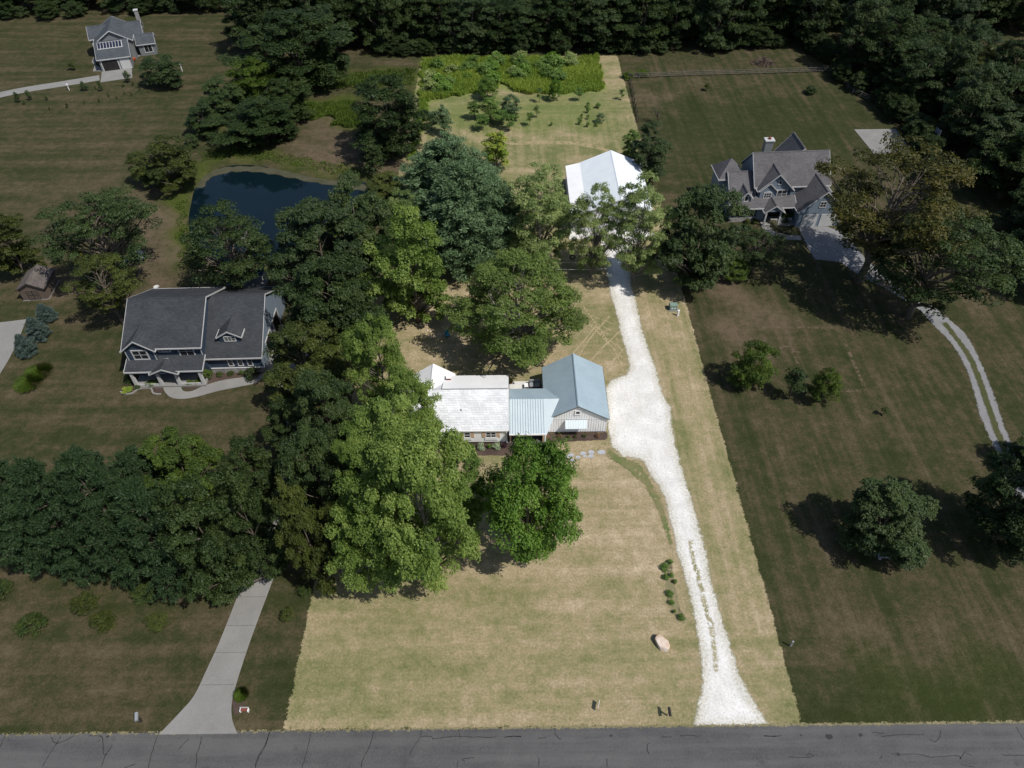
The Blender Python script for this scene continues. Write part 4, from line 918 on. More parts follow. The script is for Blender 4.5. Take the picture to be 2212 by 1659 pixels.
def gable(root, x0, x1, y0, y1, ze, zr, axis, wall, roof, oh=.35, rake=.3, z0=0.0, ridge=None, th=.14, trim=None, walls=True, fascia=True, rname='roof', wname='wall'):
    "gabled block: walls under a pitched roof of two slabs; ridge runs along axis"
    a0, a1, b0, b1 = (y0, y1, x0, x1) if axis == 'x' else (x0, x1, y0, y1)
    rc = (a0+a1)/2 if ridge is None else ridge
    if walls: part(wname, MB().prism([(a0, z0), (a1, z0), (a1, ze), (rc, zr-.01), (a0, ze)], b0, b1, axis), wall, root)
    s0 = (zr-ze)/(rc-a0); s1 = (zr-ze)/(a1-rc); r = MB()
    r.prism([(a0-oh, ze-oh*s0+.01), (rc, zr+.01), (a1+oh, ze-oh*s1+.01), (a1+oh, ze-oh*s1+.01+th), (rc, zr+.01+th), (a0-oh, ze-oh*s0+.01+th)], b0-rake, b1+rake, axis)
    ro = part(rname, r, roof, root)
    trim = trim or TRIM
    if fascia:
        f = MB(); e = .02; t2 = .2
        for bb in ((b0-rake-.05, b0-rake-.002), (b1+rake+.002, b1+rake+.05)):
            f.prism([(a0-oh-.04, ze-oh*s0-.03), (rc, zr-.05), (a1+oh+.04, ze-oh*s1-.03), (a1+oh+.04, ze-oh*s1+th+.02), (rc, zr+th+.03), (a0-oh-.04, ze-oh*s0+th+.02)], bb[0], bb[1], axis)
        for aa, z_ in ((a0-oh, ze-oh*s0), (a1+oh, ze-oh*s1)):
            p = (aa-.09, aa-.002) if aa < rc else (aa+.002, aa+.09)
            if axis == 'x': f.box(b0-rake, b1+rake, p[0], p[1], z_-.04, z_+th)
            else: f.box(p[0], p[1], b0-rake, b1+rake, z_-.04, z_+th)
        part('fascia', f, trim, root)
    rc_ = MB()
    if axis == 'x': rc_.prism([(rc-.13, zr+th-.02), (rc+.13, zr+th-.02), (rc, zr+th+.06)], b0-rake, b1+rake, 'x')
    else: rc_.prism([(rc-.13, zr+th-.02), (rc+.13, zr+th-.02), (rc, zr+th+.06)], b0-rake, b1+rake, 'y')
    part('ridge_cap', rc_, roof, root)
    return ro
def shed_roof(root, x0, x1, y0, y1, z0, z1, roof, oh=.15, th=.14, trim=None, name='roof'):
    "single slope rising from y0 (z0) to y1 (z1)"
    part(name, MB().prism([(y0, z0), (y1, z1), (y1, z1+th), (y0, z0+th)], x0-oh, x1+oh, 'x'), roof, root)
    trim = trim or TRIM; f = MB(); f.box(x0-oh, x1+oh, y0-.08, y0-.002, z0-.06, z0+th)
    for a, b in ((x0-oh-.06, x0-oh-.002), (x1+oh+.002, x1+oh+.06)): f.prism([(y0-.08, z0-.05), (y1, z1-.05), (y1, z1+th+.02), (y0-.08, z0+th+.02)], a, b, 'x')
    part('fascia', f, trim, root)
def ribs_x(xs, y0, y1, z0, z1, w_=.03, h_=.03):
    mb = MB()
    for x in xs: mb.prism([(y0, z0), (y1, z1), (y1, z1+h_), (y0, z0+h_)], x-w_/2, x+w_/2, 'x')
    return mb

# ---------------------------------------------------------------- WHITE RANCH HOUSE (world axes, origin at its front right corner)
hx, hy = -.75, 54.0
R = thing('ranch_house', 'long low white ranch house with shingle roof and attached blue metal roofed garage wing', 'house', (hx, hy, 0))
def W(x): return x-hx
def Y_(y): return y-hy
E_Z = 2.55
part('foundation', MB().box(W(-13.4), W(-.8), Y_(54.08), Y_(62.3), 0, .45), 'foundation', R)
ro = gable(R, W(-13.5), W(-.72), Y_(54.0), Y_(62.6), 2.62, 4.4, 'x', 'white_wall', 'white_shingle', .14, .25, .42, ridge=Y_(58.6), rname='shingle_roof')
# rear: low sloped membrane roof over the addition and the cross gable
part('rear_wall', MB().box(W(-7.2), W(-.9), Y_(62.61), Y_(62.65), .0, 2.5), 'white_wall', R)
part('flat_roof', MB().prism([(Y_(58.8), 4.60), (Y_(62.75), 2.78), (Y_(62.75), 2.87), (Y_(58.8), 4.68)], W(-8.4), W(-.42), 'x'), 'white_membrane', R)
gable(R, W(-12.0), W(-7.5), Y_(58.8), Y_(62.9), 2.75, 4.35, 'y', 'white_wall', 'white_membrane', .3, .3, .42, rname='rear_gable_roof')
sm = MB()
for x_ in (-10.1, -9.2): sm.box(W(x_)-.02, W(x_)+.02, Y_(60), Y_(64.4), 4.62, 4.80)
ch = part('chimney', MB().box(W(-8.05), W(-7.55), Y_(61.3), Y_(61.85), 2.6, 3.85), 'brick', R)
part('chimney_cap', MB().box(W(-8.12), W(-7.48), Y_(61.23), Y_(61.92), 3.852, 3.93), 'white_trim', ch)
v = MB(); v.tube([(W(-6.05), Y_(56.2), 3.3), (W(-6.05), Y_(56.2), 3.85)], .05, 8); v.box(W(-6.2), W(-5.9), Y_(56.1), Y_(56.3), 3.52, 3.6); part('vent_pipe', v, 'black_plastic', R)
for (x_, w_) in ((-8.05, 1.35), (-5.35, .62), (-2.55, 1.1)):
    window(R, 'S', 0.0, W(x_), 1.72, w_, .82, 2 if w_ > 1 else 1, 2, shutters='cedar', sill=True)
window(R, 'S', 0.0, W(-11.4), 1.72, 1.3, .82, 2, 2, shutters='cedar', sill=True)
g_ = MB()
for x_ in (-.68,): g_.tube([(W(x_), Y_(53.75), 2.45), (W(x_), Y_(53.9), 2.2), (W(x_), Y_(53.95), .1)], .045, 6)
part('downspout', g_, 'white_trim', R)
# breezeway: blue metal roof over an open dark porch
bx0, bx1 = W(-.38), W(5.6)
BZ0, BZ1, BR = 2.5, 3.72, Y_(57.75)
part('breezeway_roof', MB().prism([(Y_(53.35), BZ0), (BR, BZ1), (BR, BZ1+.08), (Y_(53.35), BZ0+.08)], bx0, W(4.05), 'x'), 'pale_metal', R)
part('breezeway_roof_valley', MB().add([(W(4.052), Y_(53.35), BZ0+.08), (W(4.052), BR, BZ1+.08), (W(5.9), BR, BZ1+.08)], [(0, 1, 2)]), 'pale_metal', R)
part('breezeway_rear_roof', MB().prism([(BR+.01, BZ1), (Y_(60.4), 2.75), (Y_(60.4), 2.83), (BR+.01, BZ1+.08)], bx0, W(5.5), 'x'), 'blue_metal', R)
part('roof_seam', ribs_x([bx0+.12+.305*i for i in range(14)], Y_(53.36), BR, BZ0+.082, BZ1+.082, .045, .05), 'roof_rib', R)
part('breezeway_gutter', MB().box(bx0, W(4.0), Y_(53.22), Y_(53.345), 2.42, 2.6), 'white_trim', R)
part('porch_deck', MB().box(W(-.7), W(4.0), Y_(53.9), Y_(60.2), 0, .32), 'porch_floor', R)
st = MB(); st.box(W(.3), W(3.0), Y_(53.45), Y_(53.895), 0, .2); st.box(W(.5), W(2.6), Y_(53.05), Y_(53.445), 0, .1); part('porch_step', st, 'porch_floor', R)
part('porch_back_wall', MB().box(W(-.7), W(4.0), Y_(57.4), Y_(57.5), .32, 3.1), 'painted_shade', R)  # porch shade painted into the wall colour
for x_ in (-.25, 3.65): part('post', MB().box(W(x_)-.08, W(x_)+.08, Y_(53.95), Y_(54.11), .322, 2.46), 'cedar', R)
part('porch_beam', MB().box(W(-.35), W(3.78), Y_(53.95), Y_(54.1), 2.3, 2.47), 'cedar', R)
part('porch_side_wall', MB().box(W(3.8), W(3.98), Y_(54.0), Y_(57.38), .325, 2.5), 'white_wall', R)
dr = part('door', MB().box(W(1.2), W(2.1), Y_(57.34), Y_(57.39), .33, 2.35), 'black_plastic', R); part('handle', MB().box(W(1.28), W(1.33), Y_(57.27), Y_(57.335), 1.25, 1.4), 'grey_plastic', dr)
# garage wing
gx0, gx1, gy0, gy1 = W(4.05), W(11.3), Y_(55.6), Y_(64.0)
GZ, GR_ = 2.72, 4.95; gc = (gx0+gx1)/2
part('foundation', MB().box(gx0+.04, gx1-.04, gy0+.04, gy1-.04, 0, .25), 'foundation', R)
part('garage_wall', MB().prism([(gx0, .22), (gx1, .22), (gx1, GZ), (gc, GR_-.01), (gx0, GZ)], gy0, gy1, 'y'), 'white_batten', R)
bt = MB()
for i in range(25):
    x_ = gx0+.05+i*(gx1-gx0-.1)/24; top = GZ+(GR_-GZ)*(1-abs(x_-gc)/((gx1-gx0)/2))-.12
    bt.box(x_-.02, x_+.02, gy0-.035, gy0, .24, top)
part('batten', bt, 'white_batten', R)
part('belt_trim', MB().box(gx0+.3, gx1, gy0-.05, gy0-.036, 2.55, 2.62), 'white_trim', R)
sl_ = (GR_-GZ)/((gx1-gx0)/2); oh = .22
part('garage_roof', MB().prism([(gx0-oh, GZ-oh*sl_+.01), (gc, GR_+.01), (gx1+oh, GZ-oh*sl_+.01), (gx1+oh, GZ-oh*sl_+.1), (gc, GR_+.1), (gx0-oh, GZ-oh*sl_+.1)], gy0-.22, gy1+.25, 'y'), 'blue_metal', R)
rb = MB(); n_ = 21
for i in range(n_):
    y_ = gy0-.15+i*(gy1-gy0+.3)/(n_-1)
    for s_ in (-1, 1):
        e = gc+s_*((gx1-gx0)/2+oh); p = sorted((gc, e))
        zz = {gc: GR_+.1, e: GZ-oh*sl_+.1}
        rb.add([(p[0], y_-.012, zz[p[0]]), (p[1], y_-.012, zz[p[1]]), (p[1], y_+.012, zz[p[1]]), (p[0], y_+.012, zz[p[0]]),
                (p[0], y_-.012, zz[p[0]]+.018), (p[1], y_-.012, zz[p[1]]+.018), (p[1], y_+.012, zz[p[1]]+.018), (p[0], y_+.012, zz[p[0]]+.018)],
               [(4, 5, 6, 7), (0, 1, 5, 4), (3, 7, 6, 2), (0, 4, 7, 3), (1, 2, 6, 5)])
part('roof_seam', rb, 'blue_metal', R)
part('ridge_cap', MB().prism([(gc-.16, GR_+.06), (gc+.16, GR_+.06), (gc+.03, GR_+.17), (gc-.03, GR_+.17)], gy0-.23, gy1+.26, 'y'), 'blue_metal', R)
tr = MB(); tr.prism([(gx0-oh, GZ-oh*sl_-.06), (gc, GR_-.06), (gx1+oh, GZ-oh*sl_-.06), (gx1+oh, GZ-oh*sl_+.0), (gc, GR_+.0), (gx0-oh, GZ-oh*sl_+.0)], gy0-.25, gy0-.222, 'y')
for e in (gx1+oh, gx0-oh-.03): tr.box(e, e+.03, gy0-.2, gy1+.2, GZ-oh*sl_-.08, GZ-oh*sl_+.08)
part('dark_trim', tr, 'black_plastic', R)
window(R, 'S', gy0-.036, gc+.03, 3.7, .42, .42, 1, 1, fw=.16)
aw = MB(); ax0, ax1 = W(6.25), W(8.85); aw.prism([(gy0-1.0, 1.85), (gy0-.04, 2.35), (gy0-.04, 2.41), (gy0-1.0, 1.91)], ax0, ax1, 'x')
aw.add(ribs_x([ax0+.1+.3*i for i in range(9)], gy0-.99, gy0-.05, 1.912, 2.412).v, ribs_x([ax0+.1+.3*i for i in range(9)], gy0-.99, gy0-.05, 1.912, 2.412).f)
part('awning', aw, 'pale_metal', R)
for i in range(3): window(R, 'S', gy0-.036, W(6.75+.78*i), 1.35, .6, .42, 1, 1, fw=.07)
gd = MB(); gd.box(gx1, gx1+.04, gy0+1.2, gy0+4.0, .2, 2.3); gd.box(gx1, gx1+.04, gy0+4.6, gy0+7.4, .2, 2.3); part('garage_door', gd, 'white_trim', R)
struct(flat('patio', [(-.35, 58.0), (3.85, 58.0), (3.85, 64.35), (-.35, 64.35)], .1, M['pale_concrete'], .14))
# patio set behind the breezeway
t_ = thing('patio_sofa', 'grey cushioned patio sofa on the white patio against the garage wing', 'sofa', (3.05, 63.3, .1))
part('base', MB().box(-.85, .55, -.45, .45, 0, .38), 'black_plastic', t_, bevel=.04)
for x_ in (-.5, .2): part('cushion', MB().box(x_-.33, x_+.33, -.4, .3, .385, .55), 'grey_plastic', t_, bevel=.05)
part('backrest', MB().box(-.85, .55, .46, .62, .1, .8), 'grey_plastic', t_, bevel=.04)
for x_ in (-.95, .57): part('armrest', MB().box(x_, x_+.1, -.45, .45, 0, .6), 'black_plastic', t_, bevel=.02)
t_ = thing('patio_table', 'small white side table left of the grey patio sofa', 'table', (1.85, 63.2, .1))
part('tabletop', MB().box(-.28, .28, -.35, .35, .46, .51), 'white_trim', t_, bevel=.02)
for a in (-1, 1):
    for b in (-1, 1): part('leg', MB().box(a*.22-.025, a*.22+.025, b*.28-.025, b*.28+.025, 0, .458), 'white_trim', t_)
t_ = thing('patio_armchair', 'dark grey patio armchair nearest the breezeway roof', 'chair', (3.35, 61.6, .1))
part('seat', MB().box(-.4, .4, -.4, .4, 0, .42), 'grey_plastic', t_, bevel=.05); part('backrest', MB().box(.3, .45, -.4, .4, .43, .85), 'grey_plastic', t_, bevel=.04)
for b in (-.5, .41): part('armrest', MB().box(-.4, .3, b, b+.09, .1, .6), 'black_plastic', t_, bevel=.02)
t_ = thing('planter_pot', 'round planter pot at the rear edge of the white patio', 'pot', (-.1, 64.0, .1)); part('pot', MB().lathe([(.14, 0), (.2, .35), (.23, .38), (.18, .36)]), 'brick', t_)
tu = bpy.data.objects.new('foliage', make_tuft(.4, .25, 90, 5, M['mid_leaf'])); C.objects.link(tu); tu.parent = t_; tu.location = (0, 0, .34)
# beds in front of the house
sheet('mulch_bed', PP([(885,985),(1100,984),(1180,982),(1186,962),(1200,955),(1312,950),(1312,934),(1178,936),(1178,957),(885,957)]), .012, edge_mat('mulch_loose', (.085, .06, .05), (.05, .036, .03), (.03, .022, .018), .15), .25, .3)
for i, (bx, by, wd, h, lf, lb) in enumerate([(1073,968,17,.9,'silver_leaf','silvery shrub closest to the breezeway post'),(1040,969,17,.9,'silver_leaf','silvery shrub under the middle front window'),(998,971,17,.85,'silver_leaf','silvery shrub under the left front window'),
      (1089,966,12,.8,'dry_leafdark','dark purple shrub at the corner of the house bed'),(1056,968,10,.7,'walnut_leaf','small green shrub between two silvery shrubs'),(1018,970,14,.9,'walnut_leaf','green shrub left of the middle silvery shrub'),
      (1182,946,10,.5,'rust_leaf','reddish shrub at the left end of the garage bed'),(1209,946,10,.6,'rust_leaf','taller brown grass in the garage bed'),(1227,945,8,.4,'olive_leaf','low green plant left in the garage bed'),
      (1243,945,8,.4,'olive_leaf','low green plant in the middle of the garage bed'),(1262,944,9,.5,'olive_leaf','yellowish plant right in the garage bed'),(1291,944,10,.6,'rust_leaf','brownish shrub at the right end of the garage bed')]):
    if lf == 'dry_leafdark':
        M[lf] = leafmat(lf, (.03, .015, .02), (.05, .02, .03), (.07, .04, .04))
    if lf == 'rust_leaf' and 'bed_rust' not in M: M['bed_rust'] = leafmat('bed_rust', (.12, .05, .03), (.20, .10, .06), (.28, .18, .10))
    shrub('bush', bx, by, wd, h, 'bed_rust' if lf == 'rust_leaf' else lf, lb, cat='shrub', name='bed_shrub')
for i, (bx, by, lb) in enumerate([(1167,942.5,'upper round stone plate beside the porch post'),(1150,953,'lower round stone plate beside the porch steps')]):
    x, y, _ = P(bx, by); o = MB().lathe([(.18, 0), (.22, .05), (.2, .12), (.1, .14)], 0, 0, 12).build('round_stone', M['flagstone']); o.location = (x, y, .012); tag(o, lb, 'stone')
rr = random.Random(8)
for i, (zx, zy, s_) in enumerate([(850,645,.42),(770,645,.36),(765,675,.3),(705,655,.32),(665,685,.28),(610,668,.34),(578,682,.28),(622,706,.26),(535,705,.42),(545,690,.3),(480,695,.36),(450,690,.25),(455,735,.24),(425,700,.26),(515,718,.25),(720,676,.2),(430,725,.2)]):
    x, y, _ = P(1061.8+.28*zx, 796.3+.28*zy); n = 7
    pts = [(s_*1.25*rr.uniform(.8, 1.15)*math.cos(k*2*math.pi/n), s_*.9*rr.uniform(.8, 1.15)*math.sin(k*2*math.pi/n)) for k in range(n)]
    o = MB().poly(pts, 0, .035).build('stepping_stone', M['flagstone']); o.location = (x, y, 0)
    tag(o, 'irregular grey flagstone of the stepping path crossing the dry lawn below the garage wing' if i not in (0, 8) else ('largest flagstone, at the drive end of the stepping path' if i == 0 else 'large flagstone midway along the stepping path'), 'stepping stone', 'flagstones of the stepping path')

# ---------------------------------------------------------------- WHITE BARN
B = thing('metal_barn', 'large white metal barn with shallow gable roof behind the airy maples', 'barn', (9.9, 98.2, 0))
bw = 12.55; bl = 15.2
gable(B, 2.5, bw, 0, bl, 3.9, 6.1, 'y', 'barn_wall', 'barn_metal', .2, .2, 0, th=.12)
part('lean_to_roof', MB().prism([(-.15, 3.3), (2.295, 3.86), (2.295, 3.96), (-.15, 3.4)], -.2, bl+.2, 'y'), 'white_membrane', B)
part('lean_to_wall', MB().prism([(0, 0), (2.495, 0), (2.495, 3.84), (0, 3.3)], 0, bl, 'y'), 'barn_wall', B)
for x_ in (3.6, 7.9):
    d_ = part('barn_door', MB().box(x_, x_+3.5, -.07, -.002, .02, 3.4), 'white_trim', B)
    pn = MB()
    for k in range(4): pn.box(x_+.1, x_+3.4, -.085, -.072, .15+k*.83, .75+k*.83)
    part('door_panel', pn, 'barn_wall', d_)
window(B, 'W', 0, 4, 2, 1, .8, 2, 1)
flat('barn_slab', [(9.5, 96.3), (22.6, 96.3), (22.6, 98.15), (9.5, 98.15)], .03, M['pale_concrete'], .1)

# ---------------------------------------------------------------- NAVY TWO-STOREY HOUSE (left)
TRIM = 'dull_trim'; A = thing('navy_house', 'two storey navy blue house with dark shingle roofs, white trimmed porch and attached garage', 'house', (-39.55, 66.3, 0), math.radians(1.2))
gable(A, -9.3, 0, 0, 11.4, 5.3, 8.35, 'x', 'navy_siding', 'slate_shingle', .4, .35, 0)
gable(A, -9.3, -5.7, -.55, 3.5, 5.3, 6.75, 'y', 'navy_siding', 'slate_shingle', .35, .3, 2.6, rname='bay_roof')
window(A, 'S', -.55, -7.5, 4.35, 1.7, 1.35, 2, 2, fw=.16); window(A, 'S', 0, -4.6, 4.75, 1.4, .75, 3, 2, fw=.13); window(A, 'S', 0, -1.9, 4.3, 1.7, 1.4, 2, 2, fw=.16)
shed_roof(A, -9.45, .1, -2.15, 0, 2.75, 3.5, 'slate_shingle', name='porch_roof')
gable(A, -6.1, -3.1, -2.45, -.6, 2.75, 3.45, 'y', 'navy_siding', 'slate_shingle', .3, .1, 2.72, rname='porch_gable_roof')
for x_ in (-9.0, -5.75, -3.45, -.35):
    c_ = MB(); c_.prism([(x_-.2, .3), (x_+.2, .3), (x_+.13, 2.72), (x_-.13, 2.72)], -2.1, -1.75, 'y'); part('column', c_, 'dull_trim', A)
part('porch_floor', MB().box(-9.3, -.1, -2.2, -.002, 0, .28), 'concrete', A)
for a, b in ((-8.75, -6.0), (-3.2, -.6)): part('porch_railing', MB().box(a, b, -2.0, -1.9, .3, .5), 'dull_trim', A)
door = part('door', MB().box(-4.9, -4.0, -.05, -.002, .3, 2.3), 'dull_trim', A); part('handle', MB().box(-4.15, -4.1, -.1, -.055, 1.2, 1.35), 'black_plastic', door)
window(A, 'S', 0, -7.2, 1.6, 1.6, 1.2, 2, 2); window(A, 'S', 0, -1.9, 1.6, 1.6, 1.2, 2, 2)
for x_, y_ in ((-9.3, -.56), (-5.78, -.56), (-.1, -.01)): part('corner_board', MB().box(x_, x_+.12, y_-.03, y_, 3.0, 5.2), 'dull_trim', A)
gable(A, 0.01, 7.0, .35, 14.3, 3.0, 7.3, 'x', 'blue_siding', 'slate_shingle', .4, .3, 0, rname='garage_roof')
part('front_siding', MB().box(.15, 6.95, .30, .348, .9, 2.75), 'navy_siding', A)
part('stone_base', MB().box(.15, 7.05, .2, .297, 0, .85), 'stone_veneer', A); part('stone_cap', MB().box(.15, 7.08, .15, .297, .852, .93), 'dull_trim', A)
for x_ in (2.9, 4.15, 5.4): window(A, 'S', .30, x_, 1.85, .5, 1.15, 1, 2, fw=.12)
gable(A, 1.9, 4.6, 1.8, 5.9, 5.0, 5.85, 'y', 'navy_siding', 'slate_shingle', .25, .2, 3.6, rname='dormer_roof', wname='dormer')
window(A, 'S', 1.8, 3.25, 4.6, 1.3, .62, 3, 2, fw=.12)
for y_ in (3.2, 7.4):
    d_ = MB(); d_.box(7.0, 7.07, y_-.18, y_, 0, 2.5); d_.box(7.0, 7.07, y_+2.6, y_+2.78, 0, 2.5); d_.box(7.0, 7.07, y_-.18, y_+2.78, 2.5, 2.7); f = part('garage_door_frame', d_, 'dull_trim', A)
    part('garage_shade_panel', MB().box(7.002, 7.03, y_, y_+2.6, 0, 2.5), 'painted_shade', f)  # thin dark panel on the solid wall, painted as the shaded garage interior
dsh = thing('satellite_dish', 'white satellite dish standing just behind the navy house roof ridge', 'satellite dish', (P(344,633,0)[0], P(344,633,0)[1], 0))
part('mast', MB().tube([(0, 0, 0), (0, 0, 1.0)], .04), 'grey_plastic', dsh); part('dish', MB().lathe([(.05, 1.0), (.3, 1.06), (.42, 1.2), (.28, 1.09), (.04, 1.04)], 0, 0, 16), 'dull_trim', dsh)
# front walk and beds of the navy house
WK = smooth(PP([(352,824),(354,842),(368,858),(395,862),(430,856),(470,845),(520,835),(550,828),(572,815),(590,800)]), 5)
WK2 = smooth(PP([(582,796),(572,804),(550,812),(520,816),(480,822),(440,834),(415,845),(397,845),(391,834),(394,824)]), 5)
flat('front_walk', WK+WK2, .05, M['concrete'], .1)
sheet('mulch_bed', PP([(396,828),(400,842),(415,843),(440,832),(480,820),(548,811),(572,803),(566,795),(450,797),(445,820)]), .012, bpy.data.materials['mulch_loose'], .3, .2)
sheet('mulch_bed', PP([(262,848),(270,838),(302,831),(350,828),(351,850),(335,848),(325,838),(298,843),(280,850)]), .012, bpy.data.materials['mulch_loose'], .3, .2)
ed = strip_poly(smooth(PP([(261,846),(268,851),(285,850),(300,841),(325,839),(332,850),(348,852)]), 6), .22); flat('bed_kerb', ed, .1, M['concrete'], .1)
for i, (bx, by, wd, h, lf, lb) in enumerate([(452,820,20,1.7,'bright_leaf','yellow green upright shrub at the right porch corner'),(549,817,30,1.8,'wood_leaf','dark rounded shrub at the garage corner of the navy house'),(430,826,18,.6,'bright_leaf','low clipped shrub right of the front walk'),
   (412,829,16,.6,'bright_leaf','low clipped shrub touching the front walk'),(475,811,15,.5,'juniper_leaf','left small shrub under the garage windows'),(500,809,15,.5,'juniper_leaf','middle small shrub under the garage windows'),(522,808,15,.5,'juniper_leaf','right small shrub under the garage windows'),
   (345,829,14,.9,'wood_leaf','dark shrub left of the front walk'),(325,832,22,.6,'bright_leaf','low green shrub under the porch left bay'),(275,845,22,.6,'gold_leaf','yellow shrub at the left tip of the bed'),(285,825,26,1.2,'dusk_leaf','dark shrub beside the left porch column'),(298,838,14,.5,'juniper_leaf','small shrub inside the kerbed bed')]):
    shrub('bush', bx, by, wd, h, lf, lb, cat='shrub', name='foundation_shrub')
# pavilion deck behind the navy house
D = thing('covered_deck', 'dark canopy over a deck behind the navy house under the trees', 'deck', (-39.6, 86.2, 0))
part('deck_floor', MB().box(-2.9, 2.9, -1.6, 1.9, 0, .3), 'deck_wood', D)
part('canopy', MB().prism([(-1.7, 2.25), (0, 2.75), (1.9, 2.3), (1.9, 2.36), (0, 2.82), (-1.7, 2.31)], -3.0, 3.0, 'x'), 'shutter_blue', D)
for a in (-2.8, 2.8):
    for b in (-1.5, 1.7): part('post', MB().box(a-.07, a+.07, b-.07, b+.07, .302, 2.3), 'dull_trim', D)
part('valance', MB().box(-3.0, 3.0, -1.78, -1.705, 2.1, 2.3), 'dull_trim', D)
K = thing('dock', 'small grey plank dock reaching into the pond', 'dock', (*P(516,517)[:2], 0), math.radians(-18))
part('deck_boards', MB().box(-.75, .75, -.6, 2.4, -.12, 0), 'deck_wood', K)
for a in (-.65, .65):
    for b in (-.4, 2.2): part('post', MB().tube([(a, b, -1.6), (a, b, .25)], .07, 7), 'fence_wood', K)
# swing bench and stones
S_ = thing('garden_swing', 'dark framed garden swing bench under the forked locust', 'swing', (*P(268,568)[:2], 0), .15)
for a in (-1.0, 1.0):
    part('leg', MB().tube([(a, -.6, 0), (a, 0, 1.9)], .05), 'dark_wood', S_); part('leg', MB().tube([(a, .6, 0), (a, 0, 1.9)], .05), 'dark_wood', S_)
part('beam', MB().tube([(-1.1, 0, 1.9), (1.1, 0, 1.9)], .06), 'dark_wood', S_); part('seat', MB().box(-.8, .8, -.3, .3, .45, .52), 'grey_plastic', S_)
part('backrest', MB().box(-.8, .8, .3, .36, .45, 1.0), 'grey_plastic', S_)
for bx, by, s_, lb in ((304,550,.55,'upper pale round boulder near the garden swing'),(304,560,.6,'lower pale round boulder near the garden swing')):
    o = MB().lathe([(s_*.6, 0), (s_, .15), (s_*.9, .4), (s_*.4, .55), (.05, .58)], 0, 0, 10).build('pale_boulder', M['grey_plastic'], smooth=True); o.location = (*P(bx, by)[:2], 0); tag(o, lb, 'boulder')
o = thing('slide', 'small yellow play slide left of the forked locust', 'slide', (*P(168,550)[:2], 0)); part('chute', MB().prism([(-.7, .05), (.6, .9), (.6, .98), (-.7, .13)], -.22, .22, 'y'), 'yellow', o); part('ladder', MB().box(.62, .7, -.22, .22, 0, 1.0), 'yellow', o)
# brown shed
Hs = thing('garden_shed', 'brown wooden garden shed with double doors on the left lawn', 'shed', (-71.7, 82.1, 0), math.radians(6))
gable(Hs, 0, 3.5, 0, 4.3, 2.0, 3.0, 'y', 'shed_wood', 'shed_roof', .2, .2, 0, trim='dark_wood')
for a in (.95, 1.77):
    d_ = part('door', MB().box(a, a+.78, -.06, -.002, .08, 1.75), 'shed_wood', Hs); m2 = MB()
    for zz in (.1, .9, 1.65): m2.box(a+.03, a+.75, -.085, -.062, zz, zz+.08)
    m2.box(a, a+.07, -.085, -.062, .1, 1.73); m2.box(a+.71, a+.78, -.085, -.062, .1, 1.73); m2.box(a+.36, a+.42, -.0848, -.062, .18, 1.65); part('door_brace', m2, 'dark_wood', d_)
part('sill', MB().box(-.1, 3.6, -.1, 4.4, 0, .07), 'concrete', Hs)

# ---------------------------------------------------------------- GREY GABLED HOUSE (right)
G = thing('gabled_house', 'large pale blue and grey house with many steep shingled gables and a tall chimney', 'house', (45.2, 101.2, 0), math.radians(2.5))
gable(G, -5.2, 7.0, 2.2, 9.6, 5.3, 9.0, 'x', 'blue_siding', 'grey_shingle', .35, .2, 0)
gable(G, -4.7, .6, 1.3, 5.2, 5.1, 7.7, 'y', 'blue_siding', 'grey_shingle', .35, .35, 2.8, rname='front_gable_roof')
gable(G, -4.55, -2.1, .95, 2.0, 5.1, 6.3, 'y', 'blue_siding', 'grey_shingle', .25, .2, 3.4, rname='small_gable_roof')
window(G, 'S', .95, -3.3, 4.15, 1.1, .8, 3, 2, fw=.14, arch=True); window(G, 'S', 1.3, -.85, 4.15, 1.5, 1.3, 2, 2, fw=.1, shutters='shutter_blue'); window(G, 'S', 1.3, -1.6, 6.2, .35, .55, 1, 1, fw=.12)
shed_roof(G, -9.4, 1.2, -.7, 1.3, 2.7, 3.75, 'grey_shingle', name='porch_roof')
gable(G, -9.1, -5.3, 1.25, 8.2, 3.55, 6.4, 'x', 'blue_siding', 'grey_shingle', .1, .2, 0, rname='wing_roof')
gable(G, -7.6, -6.1, .5, 3.4, 4.25, 5.1, 'y', 'blue_siding', 'grey_shingle', .25, .25, 2.9, rname='dormer_roof', wname='dormer'); window(G, 'S', .5, -6.85, 3.95, .5, .8, 1, 1, fw=.14)
part('front_wall', MB().box(-9.1, -3.4, .0, 1.2, 0, 2.75), 'blue_siding', G)
for x_ in (-7.9, -5.6): window(G, 'S', 0, x_, 1.6, .75, 1.25, 1, 2, fw=.08, shutters='shutter_blue')
part('stone_base', MB().box(-9.2, -4.3, -.12, -.002, 0, .75), 'stone_veneer', G)
part('porch_shade_wall', MB().box(-3.38, 1.2, .9, 1.2, 0, 2.7), 'painted_shade', G)  # solid wall coloured near black for the shade under the porch roof
gable(G, -3.9, -1.2, -1.7, .6, 2.75, 3.8, 'y', 'blue_siding', 'grey_shingle', .3, .2, 2.72, rname='portico_roof')
for x_ in (-3.75, -1.35): part('column', MB().box(x_-.12, x_+.12, -1.65, -1.41, .2, 2.7), 'dull_trim', G)
part('porch_floor', MB().box(-4.0, 1.3, -1.7, .89, 0, .2), 'concrete', G)
part('railing', MB().box(-1.1, 1.2, -.72, -.66, .25, .85), 'dull_trim', G)
gable(G, 1.3, 8.4, -2.2, 6.5, 3.0, 6.4, 'y', 'blue_siding', 'grey_shingle', .3, .3, 0, rname='garage_roof')
for y_ in (0,): window(G, 'S', -2.2, 4.8, 4.1, .9, .9, 2, 2)
